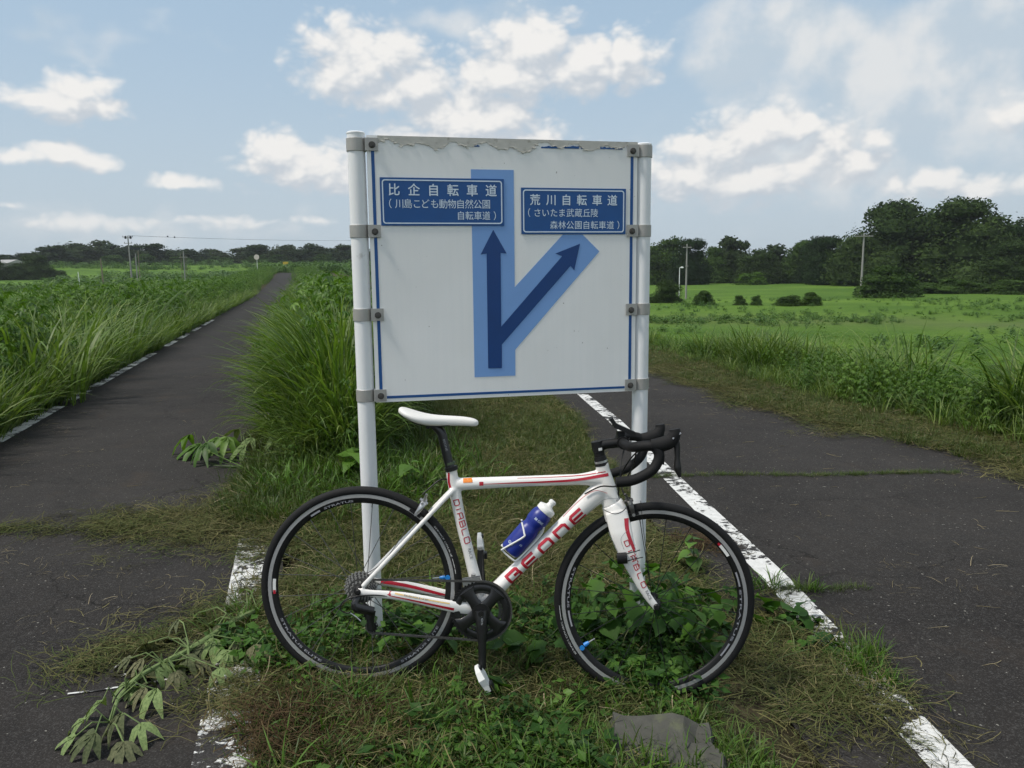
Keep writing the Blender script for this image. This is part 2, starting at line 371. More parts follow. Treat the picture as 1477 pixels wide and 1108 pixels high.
M['crown_light'] = leafmat('crown_light', [(.06, .12, .018), (.075, .14, .022)], .25, nsc=2, rough=.85, spec=.08)
M['fieldweed'] = leafmat('fieldweed', [(.045, .105, .016), (.07, .15, .022), (.10, .19, .03)], .2)

# ------------------------------------------------------------------ terrain
def S(a, b, x): t = np.clip((np.asarray(x, float)-a)/(b-a), 0, 1); return t*t*(3-2*t)
def xl(y): return -3.42-.278*(np.asarray(y, float)-3.07)        # left edge line of the left path
def xm(y): return -1.20-.278*(np.asarray(y, float)-3.07)        # right edge line of the left path
def xr(y):                                                        # outer edge of the right path
    return np.interp(y, [-40, 2, 4.5, 5.6, 8.3, 12.3, 30, 400], [5.2, 4.9, 4.25, 3.85, 2.85, 2.3, -1.6, -107])
def xp(y):                                                        # inner edge line of the right path
    return np.interp(y, [-40, 2, 2.5, 3.5, 5, 7.4, 12.3, 30, 400], [1.9, 1.205, 1.185, 1.165, 1.06, .92, .42, -3.8, -109.2])
def ground_z(x, y, flat=False):
    x = np.asarray(x, float); y = np.asarray(y, float); D = np.hypot(x, y)
    top = np.clip(-.07*x, -.06, .05)*S(60, 20, y)+1.75*S(45, 150, y)+3.0*S(150, 290, D)*S(100, 160, y)
    az_ = np.arctan2(x, np.maximum(y, .1)); t = S(-.17, .13, az_)
    fL = -1.5+6.3*S(120, 280, D)*S(0, 60, y)+7*S(270, 560, D)*S(0, 60, y)+.25*np.sin(D*.09)*S(120, 180, D)
    fR = -2.25+0.5*S(55, 120, D)+.35*S(60, 66, D)+6.0*S(170, 420, D)
    fl = fL*(1-t)+fR*t+.06*np.sin(x*.35)*np.sin(y*.27)
    sl = np.clip((x-(xr(y)+.9))/6.5, 0, 1); sl = sl*sl*(3-2*sl)
    sL = np.clip(((xl(y)-2.6)-x)/7., 0, 1); sL = sL*sL*(3-2*sL)
    m = (1-sl)*(1-sL)
    return fl*(1-m)+top*m
def gz(x, y): return float(ground_z(x, y))
def onground(px, py, z0=0.):
    d = ray(px, py); t = (z0-CAM[2])/d[2]
    for _ in range(6):
        P = CAM+d*t; z = gz(P[0], P[1]); t = (z-CAM[2])/d[2]
    return CAM+d*t
def at(px, D):                                                    # a spot D metres away in a direction
    d = ray(px, 400); h = math.hypot(d[0], d[1]); x, y = d[0]/h*D, d[1]/h*D
    return x, y, gz(x, y)
def hgt(px, py, D):                                               # height above sea of a point seen at D
    d = ray(px, py); return CAM[2]+d[2]/math.hypot(d[0], d[1])*D
def spaced(a, b, n, p, c=0):
    t = np.linspace(-1, 1, n); k = np.sign(t)*np.abs(t)**p; return c+np.where(t < 0, -k*a, k*b)
xs = np.unique(np.r_[spaced(-900, 900, 190, 3.6, 0), np.arange(-9, 9, .25)]); ys = np.unique(np.r_[spaced(-300, 1300, 200, 3.2, 4), np.arange(-2, 16, .25)])
xs = np.unique(np.r_[xs, -900]); X, Y = np.meshgrid(xs, ys)
Z = ground_z(X, Y)
onL = (X > xl(Y)-.25) & (X < xm(Y)+.3); onR = (X > xp(Y)-.35) & (X < xr(Y)+.2)
Z = Z-.05*((onL | onR) & (Y < 150))
V = np.stack([X, Y, Z], -1).reshape(-1, 3); nx, ny = len(xs), len(ys)
F = [(j*nx+i, j*nx+i+1, (j+1)*nx+i+1, (j+1)*nx+i) for j in range(ny-1) for i in range(nx-1)]
gm = mesh(V, F, M['ground'], True); g = obj('ground', gm); g['kind'] = 'structure'
za = gm.color_attributes.new('zone', 'FLOAT_COLOR', 'POINT')
x, y = V[:, 0], V[:, 1]
fz = np.maximum(S(2.2, 5, x-xr(y)), S(2.5, 6, xl(y)-x)); D = np.hypot(x, y)
dirt = .4*np.exp(-((D-57)/3.5)**2)*(np.arctan2(x, y) > .12)*(y > 0)
dat = np.stack([fz, dirt, 0*x, 1+0*x], -1).astype(np.float32).ravel(); za.data.foreach_set('color', dat)

def strip(name, fa, fb, ys_, n, mt, dz, parent=None):
    V = []; F = []
    for y_ in ys_:
        a, b = float(fa(y_)), float(fb(y_))
        for k in range(n+1):
            x_ = a+(b-a)*k/n; V.append((x_, y_, gz(x_, y_)+dz))
    for j in range(len(ys_)-1):
        for k in range(n): i = j*(n+1)+k; F.append((i, i+1, i+n+2, i+n+1))
    o = obj(name, mesh(V, F, mt, True), parent); o['kind'] = 'structure'; return o
yy = np.unique(np.r_[np.arange(-3, 20, .25), np.arange(20, 60, 1), np.arange(60, 291, 3)])
strip('cycle_path', lambda y: xl(y)-.18, lambda y: xm(y)+.22, yy, 8, M['asphalt'], .004)
yy2 = np.unique(np.r_[np.arange(-3, 20, .25), np.arange(20, 61, 1)])
strip('cycle_path', lambda y: xp(y)-.30, lambda y: xr(y)+.05, yy2, 10, M['asphalt'], .004)
# painted edge lines, broken where they have worn away
for (a, b) in [(6.0, 7.9), (8.3, 9.0), (9.3, 13.3), (14.6, 15.8), (16.4, 17.6), (18.5, 19.8), (20.6, 23)]:
    strip('edge_line', lambda y: xl(y)-.02, lambda y: xl(y)+.10, np.linspace(a, b, 8), 1, M['paint_worn'], .008)
strip('edge_line', lambda y: xm(y)-.01, lambda y: xm(y)+.16, np.linspace(1.2, 9, 40), 1, M['paint'], .008)
strip('edge_line', lambda y: xp(y)+.01, lambda y: xp(y)+.140, np.linspace(1.2, 9, 40), 1, M['paint'], .008)
# chalky scribble on the left path
def ribbon(pts, w, dz, mt, name):
    V = []; F = []; P = [Vector(onground(*p)) for p in pts]
    for i, p in enumerate(P):
        t = (P[min(i+1, len(P)-1)]-P[max(i-1, 0)]); n_ = Vector((-t.y, t.x, 0)).normalized()*w
        V += [tuple(p+n_+Vector((0, 0, dz))), tuple(p-n_+Vector((0, 0, dz)))]
    for i in range(len(P)-1): F.append((2*i, 2*i+1, 2*i+3, 2*i+2))
    o = obj(name, mesh(V, F, mt)); o['kind'] = 'structure'
ribbon([(98, 1004), (140, 999), (180, 993), (215, 988), (247, 982)], .0045, .0085, M['paint_worn'], 'chalk_line')
ribbon([(190, 958), (172, 962), (162, 970), (163, 977), (176, 978), (188, 972)], .006, .0085, M['paint_worn'], 'chalk_line')

# ------------------------------------------------------------------ flat shapes and lettering
def poly2d(pts, ext=.0008):
    """flat plate with the outline pts (x, z), facing -Y, thickness ext"""
    bm = bmesh.new(); vs = [bm.verts.new((p[0], 0, p[1])) for p in pts]; f = bm.faces.new(vs); f.normal_update()
    bmesh.ops.triangulate(bm, faces=[f]); 
    if ext:
        r = bmesh.ops.extrude_face_region(bm, geom=bm.faces[:]); 
        for v in r['geom']:
            if isinstance(v, bmesh.types.BMVert): v.co.y -= ext
    bmesh.ops.recalc_face_normals(bm, faces=bm.faces[:])
    V = [tuple(v.co) for v in bm.verts]; bm.verts.index_update(); F = [tuple(v.index for v in f.verts) for f in bm.faces]; bm.free(); return V, F
def rrect(x0, z0, x1, z1, r, n=5):
    P = []
    for cx_, cz_, a0 in ((x1-r, z1-r, 0), (x0+r, z1-r, 90), (x0+r, z0+r, 180), (x1-r, z0+r, 270)):
        for k in range(n+1): a = R(a0+90*k/n); P.append((cx_+r*math.cos(a), cz_+r*math.sin(a)))
    return P
def ring2d(outer, inner, ext=.0006):
    n = len(outer); V = [(p[0], -ext, p[1]) for p in outer]+[(p[0], -ext, p[1]) for p in inner]+[(p[0], 0, p[1]) for p in outer]+[(p[0], 0, p[1]) for p in inner]
    F = []
    for i in range(n):
        j = (i+1) % n; F += [(i, j, n+j, n+i), (i, 2*n+i, 2*n+j, j), (n+i, n+j, 3*n+j, 3*n+i)]
    return V, F
def textmesh(body, bold=0.0):
    c = bpy.data.curves.new('txt', 'FONT'); c.body = body; c.size = 1; c.resolution_u = 3; c.offset = bold
    o = bpy.data.objects.new('txt', c); COL.objects.link(o); bpy.context.view_layer.update()
    m = bpy.data.meshes.new_from_object(o.evaluated_get(bpy.context.evaluated_depsgraph_get()))
    V = np.array([v.co[:] for v in m.vertices]).reshape(-1, 3); F = [tuple(p.vertices) for p in m.polygons]
    bpy.data.objects.remove(o); bpy.data.curves.remove(c); bpy.data.meshes.remove(m)
    return V, F
_tc = {}
def glyph(ch, bold=.012):
    if (ch, bold) not in _tc: _tc[ch, bold] = textmesh(ch, bold)
    return _tc[ch, bold]
def row(mb, text, x0, x1, z0, z1, y, squeeze=.92, bold=.010):
    """letters spread evenly between x0 and x1, from baseline z0 to cap line z1"""
    h = z1-z0; n = len(text); adv = (x1-x0-h*squeeze)/(n-1)
    for i, ch in enumerate(text):
        V, F = glyph(ch, bold)
        if not len(V): continue
        mn, mxx = V.min(0), V.max(0); cxx = (mn[0]+mxx[0])/2
        sc = h/.92
        if ch in '(（': cxx = .5*(mn[0]+mxx[0])
        cc = x0+h*squeeze/2+adv*i
        P = [(cc+(v[0]-cxx)*sc*squeeze, y, z0+(v[1]+.10)*sc*.98) for v in V]
        mb.add(P, F)

# ------------------------------------------------------------------ direction sign on two posts
YAW = R(12.2)
SM = Matrix.Translation((-.009, 2.80, 0)) @ Matrix.Rotation(YAW, 4, 'Z')
sign = empty('direction_sign', M=SM)
tag(sign, 'large white cycle route sign with blue forked arrow on two white posts', 'sign')
b = MB(); b.box((.001, .012, 1.402), (.4875, .012, .4595)); panel = b.build('panel', M['sign_face'], sign)
YF = -.0005
def flat(name, pts, mt, y, parent=panel, ext=.0006):
    V, F = poly2d(pts, ext); V = [(a, b_+y, c) for a, b_, c in V]; return obj(name, mesh(V, F, mt), parent)
for s_ in (-1, 1):
    xa = s_*.4675; flat('border_stripe', [(xa-.0055, .972 if s_ < 0 else .975), (xa+.0055, .972 if s_ < 0 else .975), (xa+.0055, 1.826), (xa-.0055, 1.826)], M['blue_sign'], YF)
flat('border_stripe', [(-.448, .955), (.448, .954), (.448, .9625), (-.448, .9645)], M['blue_sign'], YF)
# top stripe survives only in scraps under the peeling film
for (a, b_, z0, z1) in [(-.262, -.252, 1.832, 1.842), (-.118, -.098, 1.832, 1.838), (-.028, -.012, 1.833, 1.842), (.125, .19, 1.832, 1.840), (.21, .265, 1.833, 1.8425), (.272, .335, 1.833, 1.842), (.345, .40, 1.834, 1.841), (.405, .43, 1.834, 1.839)]:
    n = 7; up = [(a+(b_-a)*k/n, z1+random.uniform(-.0035, .002)) for k in range(n+1)]
    flat('border_stripe', [(a, z0)]+[(b_, z0)]+up[::-1], M['blue_sign'], -.0012)
flat('route_band', [(-.130, 1.0195), (.022, 1.0195), (.0225, 1.1152), (.344, 1.469), (.2791, 1.530), (.2042, 1.530), (.0232, 1.343), (.0235, 1.755), (-.1302, 1.755)], M['blue_pale'], YF, ext=.0005)
flat('arrow', [(-.0793, 1.0505), (-.0284, 1.0495), (-.0273, 1.1361), (.2331, 1.4175), (.2472, 1.4018), (.2691, 1.497), (.1753, 1.4622), (.2011, 1.4525), (-.0288, 1.2014), (-.0280, 1.4655), (-.0057, 1.4633), (-.0535, 1.5467), (-.1006, 1.4601), (-.0786, 1.4637)], M['blue_dark'], YF-.0012)
for (x0, z0, x1, z1, rows) in [
    (-.4468, 1.5605, -.0135, 1.7231, [('比企自転車道', -.4185, -.0400, 1.6620, 1.7025, .96), ('（川島こども動物自然公園', -.4285, -.0630, 1.6195, 1.6510, .94), ('自転車道）', -.1830, -.0335, 1.5805, 1.6105, .94)]),
    (.0493, 1.5310, .4440, 1.6945, [('荒川自転車道', .0820, .4098, 1.6335, 1.6715, .96), ('（さいたま武蔵丘陵', .0640, .3375, 1.5920, 1.6220, .94), ('森林公園自転車道）', .1560, .4290, 1.5490, 1.5785, .94)])]:
    pl = flat('name_plate', [(x0, z0), (x1, z0), (x1, z1), (x0, z1)], M['blue_sign'], YF-.0008, ext=.0022)
    V, F = ring2d(rrect(x0+.0065, z0+.0065, x1-.0065, z1-.0065, .010), rrect(x0+.0105, z0+.0105, x1-.0105, z1-.0105, .007))
    obj('plate_border', mesh([(a, c-.0036, d) for a, c, d in V], F, M['sign_print']), pl)
    mb = MB()
    for r_ in rows: row(mb, r_[0], r_[1], r_[2], r_[3], r_[4], -.0044, r_[5], .012 if r_[5] > .95 else 0)
    mb.build('lettering', M['sign_print'], pl)
# torn strip of film along the top edge
top = [(-.447, 1.8605), (.4885, 1.8605)]; n = 90; low = []
rr = random.Random(5)
for k in range(n+1):
    xk = .447-.897*k/n; z_ = 1.838-.010*max(0, math.sin(xk*21+1))+.009*math.sin(xk*57)+rr.uniform(-.0035, .0035)
    if xk > .1: z_ += .006
    if abs(xk-.055) < .04: z_ -= .018*(1-abs(xk-.055)/.04)
    low.append((min(.4885, xk), min(z_, 1.853)))
pk = [(-.450, 1.8612), (.4885, 1.8612), (.4885, 1.846)]+low
V, F = poly2d(pk, .0014); obj('peeling_film', mesh([(a, c-.0008, d) for a, c, d in V], F, M['peel']), panel)
mb = MB()
for k in range(70):                                      # loose dirty curls along the tear
    i = rr.randrange(len(low)-1); x_, z_ = low[i]; w_ = rr.uniform(.003, .009)
    mb.tube([(x_-w_, -.0035, z_+rr.uniform(-.001, .003)), (x_, -.005, z_-rr.uniform(0, .003)), (x_+w_, -.0035, z_+rr.uniform(-.001, .003))], rr.uniform(.0006, .0014), 5)
mb.build('film_scraps', M['peel'], panel)['kind'] = 'stuff'
for s_, zt in ((-1, 1.872), (1, 1.858)):
    xc = s_*.521; zb = -.25
    prof = [(.0303, zb), (.0303, zt-.004), (.0315, zt-.004), (.0315, zt), (.028, zt+.003), (.0, zt+.004)]
    mb = MB(); mb.lathe(prof, Matrix.Translation((xc, .026, 0)), 28); po = mb.build('post', M['pole_white'], sign, True)
    for z_ in ((1.8315, 1.542, 1.2545, .968) if s_ < 0 else (1.831, 1.544, 1.2533, .967)):
        mb = MB(); T_ = Matrix.Translation((xc, .026, z_))
        mb.lathe([(.0325, -.0215), (.0335, -.0205), (.0335, .0205), (.0325, .0215)], T_, 28)
        mb.box((xc-s_*.050, -.0045, z_), (.022, .0022, .0212))
        mb.box((xc-s_*.032, .006, z_), (.004, .012, .0210))
        cl = mb.build('clamp', M['clamp'], sign, False)
        mb = MB(); mb.disc((xc-s_*.052, -.0105, z_-.002), (0, 1, 0), .0095, .008, 6); mb.disc((xc-s_*.052, -.0155, z_-.002), (0, 1, 0), .0048, .005, 10)
        mb.disc((xc-s_*.052, -.0072, z_-.002), (0, 1, 0), .0115, .0015, 16); mb.build('bolt', M['bolt'], cl)

# ------------------------------------------------------------------ road bicycle leaning on the sign
byaw, blean, bslope = .005, .09, .0685
ba = Vector((math.cos(byaw)*math.cos(bslope), math.sin(byaw)*math.cos(bslope), -math.sin(bslope)))
bn0 = Vector((math.sin(byaw), -math.cos(byaw), 0)); bb0 = bn0.cross(ba).normalized()
if bb0.z < 0: bb0 = -bb0
bb = bb0*math.cos(blean)-bn0*math.sin(blean); bw = bn0*math.cos(blean)+bb0*math.sin(blean)
HUB = Vector((-.511, 2.453, .362)); U0, V0 = .492, .336
org = HUB+ba*U0-bb*V0
BM = Matrix(((ba.x, -bw.x, bb.x, org.x), (ba.y, -bw.y, bb.y, org.y), (ba.z, -bw.z, bb.z, org.z), (0, 0, 0, 1)))
bike = empty('road_bicycle', M=BM)
tag(bike, 'white and red road racing bicycle leaning against the cycle route sign', 'bicycle')
def L(u, v, w=0): return (u-U0, -w, v+V0)               # u forward from rear hub, v up, w towards the viewer's side
def LL(pts): return [L(*p) for p in pts]
def spline(pts, n=6):
    P = [Vector(p) for p in pts]; out = []
    for i in range(len(P)-1):
        p0, p1, p2, p3 = P[max(i-1, 0)], P[i], P[i+1], P[min(i+2, len(P)-1)]
        for k in range(n):
            t = k/n; out.append(.5*((2*p1)+(p2-p0)*t+(2*p0-5*p1+4*p2-p3)*t*t+(3*p1-p0-3*p2+p3)*t**3))
    out.append(P[-1]); return out
def srad(r, n=6):
    out = []
    for i in range(len(r)-1):
        for k in range(n):
            t = k/n; a, b_ = r[i], r[i+1]
            out.append((a[0]+(b_[0]-a[0])*t, a[1]+(b_[1]-a[1])*t) if isinstance(a, tuple) else a+(b_-a)*t)
    out.append(r[-1]); return out
def remeshed(mb, voxel, smooth_it, mt):
    o = bpy.data.objects.new('tmp', mesh(mb.V, mb.F)); COL.objects.link(o)
    m = o.modifiers.new('r', 'REMESH'); m.mode = 'VOXEL'; m.voxel_size = voxel; m.use_smooth_shade = True
    s_ = o.modifiers.new('s', 'SMOOTH'); s_.factor = .5; s_.iterations = smooth_it
    bpy.context.view_layer.update()
    me = bpy.data.meshes.new_from_object(o.evaluated_get(bpy.context.evaluated_depsgraph_get())); bpy.data.objects.remove(o)
    me.materials.clear(); me.materials.append(mt); me.polygons.foreach_set('use_smooth', [True]*len(me.polygons)); return me
# frame
fr = MB()
def ft(pts, rad, n=20): fr.tube([Vector(p) for p in spline(LL(pts))], srad(rad), n, flat=True)
ft([(.277, .415), (.283, .385), (.293, .345), (.318, .24), (.352, .13), (.385, .02), (.403, -.05)], [(.0185, .018), (.0195, .018), (.020, .018), (.0185, .017), (.0185, .018), (.021, .024), (.021, .034)])
ft([(.283, .357), (.35, .365), (.533, .383), (.70, .398), (.765, .405), (.80, .40)], [(.024, .017), (.0205, .018), (.0180, .018), (.0185, .019), (.028, .021), (.034, .022)])
ft([(.405, -.045), (.47, .032), (.5, .066), (.60, .172), (.70, .280), (.76, .345), (.80, .380)], [(.026, .036), (.0245, .030), (.0235, .025), (.0235, .024), (.027, .024), (.034, .025), (.030, .024)])
ft([(.778, .457), (.786, .43), (.80, .385), (.822, .318)], [(.0225, .022), (.023, .022), (.028, .025), (.034, .028)])
fr.disc(L(.405, -.05, 0), (0, 1, 0), .025, .086, 24)
for s_ in (1, -1):
    ft([(.292, .345, .010*s_), (.262, .312, .026*s_), (.15, .18, .045*s_), (.012, .016, .062*s_)], [(.012, .010), (.0085, .008), (.0075, .0075), (.0085, .006)], 12)
    ft([(.395, -.050, .028*s_), (.315, -.040, .045*s_), (.16, -.013, .055*s_), (.05, -.004, .062*s_), (-.002, .0, .062*s_)], [(.022, .010), (.0205, .009), (.0160, .009), (.0125, .007), (.0125, .005)], 14)
frame_me = remeshed(fr, .0032, 5, M['white_frame']); frame = obj('frame', frame_me, bike)
# fork
fk = MB()
def fkt(pts, rad, n=18): fk.tube([Vector(p) for p in spline(LL(pts))], srad(rad), n, flat=True)
fkt([(.819, .325), (.832, .303), (.842, .27)], [(.036, .028), (.041, .038), (.040, .045)])
for s_ in (1, -1):
    fkt([(.834, .30, .022*s_), (.848, .25, .036*s_), (.857, .222, .042*s_), (.884, .153, .048*s_), (.915, .09, .051*s_), (.945, .04, .052*s_), (.975, .003, .052*s_), (.984, -.006, .052*s_)],
        [(.038, .018), (.038, .014), (.036, .013), (.0275, .011), (.019, .0095), (.0140, .008), (.0125, .007), (.0125, .006)])
fork = obj('fork', remeshed(fk, .003, 4, M['white_frame']), bike)
# decals wrapped on whatever surface lies below them
def project(V, F, tgt, off=.0007, side=1, maxl=.012, y0=-.3):
    bm = bmesh.new(); vs = [bm.verts.new((v[0], 0, v[1])) for v in V]
    for f in F:
        try: bm.faces.new([vs[i] for i in f])
        except ValueError: pass
    bmesh.ops.triangulate(bm, faces=bm.faces[:])
    for _ in range(6):
        e = [e for e in bm.edges if e.calc_length() > maxl]
        if not e: break
        bmesh.ops.subdivide_edges(bm, edges=e, cuts=1); bmesh.ops.triangulate(bm, faces=bm.faces[:])
    tree = BVHTree.FromPolygons([tuple(v.co) for v in tgt.vertices], [tuple(p.vertices) for p in tgt.polygons])
    bad = []
    for v in bm.verts:
        o = Vector((v.co.x, y0, v.co.z)); hit = tree.ray_cast(o, Vector((0, side, 0)))
        if hit[0] is None: bad.append(v); continue
        v.co = hit[0]+Vector((0, -off*side, 0))+hit[1]*off*.5
    if bad: bmesh.ops.delete(bm, geom=bad, context='VERTS')
    bm.verts.index_update(); V = [tuple(v.co) for v in bm.verts]; F = [tuple(v.index for v in f.verts) for f in bm.faces]; bm.free()
    return V, F
def decal(name, V2, F2, tgt_obj, mt, off=.0007, **k):
    V2 = [(p[0]-U0, p[1]+V0) for p in V2]; V, F = project(V2, F2, tgt_obj.data, off, **k)
    return obj(name, mesh(V, F, mt, True), tgt_obj)
def rib2d(pts, w, closed=False):
    P = [np.array(p, float) for p in pts]; n = len(P); V = []; F = []
    for i in range(n):
        a = P[i-1] if (i > 0 or closed) else None; c = P[(i+1) % n] if (i < n-1 or closed) else None
        t1 = (P[i]-a) if a is not None else (c-P[i]); t2 = (c-P[i]) if c is not None else t1
        t1 = t1/np.linalg.norm(t1); t2 = t2/np.linalg.norm(t2); n1 = np.array([-t1[1], t1[0]]); n2_ = np.array([-t2[1], t2[0]])
        m_ = n1+n2_; m_ = m_/np.linalg.norm(m_); k = 1/max(.45, m_@n1); V += [tuple(P[i]+m_*k*w/2), tuple(P[i]-m_*k*w/2)]
    for i in range(n if closed else n-1): j = (i+1) % n; F.append((2*i, 2*i+1, 2*j+1, 2*j))
    return V, F
STROKES = {   # squarish racing lettering on a unit box: list of (points, closed)
    'B': [([(.5, .5), (.93, .5), (1, .42), (1, .1), (.9, 0), (0, 0), (0, 1), (.86, 1), (.96, .9), (.96, .6), (.9, .5)], False)],
    'e': [([(1, 1), (.14, 1), (0, .86), (0, .14), (.14, 0), (1, 0)], False), ([(.12, .5), (.95, .5)], False)],
    'O': [([(.14, 0), (0, .14), (0, .86), (.14, 1), (.86, 1), (1, .86), (1, .14), (.86, 0)], True)],
    'n': [([(0, 0), (0, 1), (.8, 1), (1, .84), (1, 0)], False)],
    'D': [([(0, 0), (0, 1), (.8, 1), (1, .82), (1, .18), (.8, 0)], True)],
    'I': [([(.5, 0), (.5, 1)], False)],
    'A': [([(0, 0), (0, .84), (.16, 1), (1, 1), (1, 0)], False), ([(.08, .42), (.92, .42)], False)],
    'L': [([(0, 1), (0, .12), (.14, 0), (1, 0)], False)],
    'b': [([(0, 0), (0, 1), (.85, 1), (.95, .9), (.95, .6), (1, .45), (1, .1), (.88, 0)], True), ([(.08, .5), (.9, .5)], False)]}
def word(name, letters, p0, p1, h, lw, tgt, mt, widths, up=1, off=.0007):
    """squarish word from p0 to p1 (u, v) along its middle line; up = which side is the top of the letters"""
    p0 = np.array(p0); p1 = np.array(p1); Lg = np.linalg.norm(p1-p0); t = (p1-p0)/Lg; n_ = np.array([-t[1], t[0]])*up
    tot = sum(widths); gap = (Lg-tot)/(len(letters)-1); s_ = 0; V = []; F = []
    for ch, wd in zip(letters, widths):
        for q, (st, closed) in enumerate(STROKES[ch]):
            pts = [p0+t*(s_+lw/2+x_*(wd-lw))+n_*((y_-.5)*(h-lw)) for x_, y_ in st]
            a, f = rib2d(pts, lw, closed); k = len(V); V += a; F += [tuple(i+k for i in ff) for ff in f]
        s_ += wd+gap
    return decal(name, V, F, tgt, mt, off, maxl=.006)
word('lettering', 'BeOne', (.489, .049), (.7275, .2985), .0405, .0096, frame, M['red'], [.054, .058, .056, .054, .058])
word('lettering', 'DIAbLO', (.2995, .312), (.3475, .166), .0195, .0030, frame, M['red'], [.022, .012, .022, .022, .022, .023])
word('lettering', 'DIAbLO', (.866, .215), (.938, .062), .017, .0028, fork, M['red'], [.021, .012, .021, .021, .021, .022])
def fdecal(text, p0, p1, h, tgt, mt, flip=1, off=.0008):
    V, F = textmesh(text, .01); mn, mxx = V.min(0), V.max(0); p0 = np.array(p0); p1 = np.array(p1); t = (p1-p0); Lg = np.linalg.norm(t); t = t/Lg; n_ = np.array([-t[1], t[0]])*flip
    P = [p0+t*((v[0]-mn[0])/(mxx[0]-mn[0])*Lg)+n_*((v[1]-mn[1])/(mxx[1]-mn[1])-.5)*h for v in V]
    return decal('lettering', P, F, tgt, mt, off)
fdecal('RACE', (.353, .150), (.363, .116), .010, frame, M['grey_print'])
fdecal('RACE', (.944, .052), (.960, .024), .010, fork, M['grey_print'])
fdecal('BEONE', (.832, .338), (.862, .346), .007, frame, M['grey_print'])
def stripe(pts, w0, w1, tgt, mt, n=8, y0=-.3):
    P = [np.array(tuple(p)[0:1]+tuple(p)[2:3]) for p in spline([(a, 0, c) for a, c in pts], n)]; V = []; F = []
    m = len(P)
    for i in range(m):
        t = P[min(i+1, m-1)]-P[max(i-1, 0)]; t = t/np.linalg.norm(t); n_ = np.array([-t[1], t[0]]); w = w0+(w1-w0)*i/(m-1)
        V += [tuple(P[i]+n_*w/2), tuple(P[i]-n_*w/2)]
    for i in range(m-1): F.append((2*i, 2*i+1, 2*i+3, 2*i+2))
    return decal('stripe', V, F, tgt, mt, .0006, y0=y0)
stripe([(.39, .3685), (.50, .379), (.60, .388), (.70, .4005), (.80, .424)], .0015, .0105, frame, M['red'])
stripe([(.50, .3935), (.62, .404), (.72, .416), (.79, .4335)], .001, .003, frame, M['red'])
stripe([(.800, .362), (.76, .368), (.72, .34), (.66, .272)], .0012, .0012, frame, M['red'])
stripe([(.851, .345), (.80, .343), (.76, .31), (.70, .243)], .0010, .0010, frame, M['grey_print'])
stripe([(.866, .285), (.872, .24), (.905, .165), (.945, .072), (.956, .045)], .016, .002, fork, M['red'])
stripe([(.790, .305), (.83, .298), (.872, .318)], .0022, .0022, fork, M['black'])
stripe([(.872, .25), (.85, .22), (.862, .185)], .001, .001, fork, M['grey_print'])
stripe([(.10, -.006), (.20, -.024), (.315, -.046)], .002, .009, frame, M['red'])
stripe([(.12, .001), (.20, -.012), (.30, -.027)], .004, .004, frame, M['sponsor_yellow'])
stripe([(.055, .000), (.16, -.010), (.29, -.034)], .013, .008, frame, M['red'], y0=0.)
fdecal('BEONE', (.15, -.0035), (.23, -.0165), .0045, frame, M['grey_print'])
stripe([(.272, .400), (.2735, .37), (.280, .348)], .006, .008, frame, M['red'])
def patch(u, v, w_, h_, ang, tgt, mt, name='sticker'):
    c_, s_ = math.cos(ang), math.sin(ang); P = [(u+x_*c_-y_*s_, v+x_*s_+y_*c_) for x_, y_ in ((-w_/2, -h_/2), (w_/2, -h_/2), (w_/2, h_/2), (-w_/2, h_/2))]
    return decal(name, P, [(0, 1, 2, 3)], tgt, mt, .0009)
patch(.336, .377, .031, .013, .1, frame, M['orange'], 'sticker')
patch(.3815, .3695, .0135, .0125, .1, frame, M['red'], 'badge'); patch(.101, .001, .0125, .0105, -.12, frame, M['red'], 'badge')
stripe([(.387, .03), (.392, .005)], .022, .018, frame, M['red'])

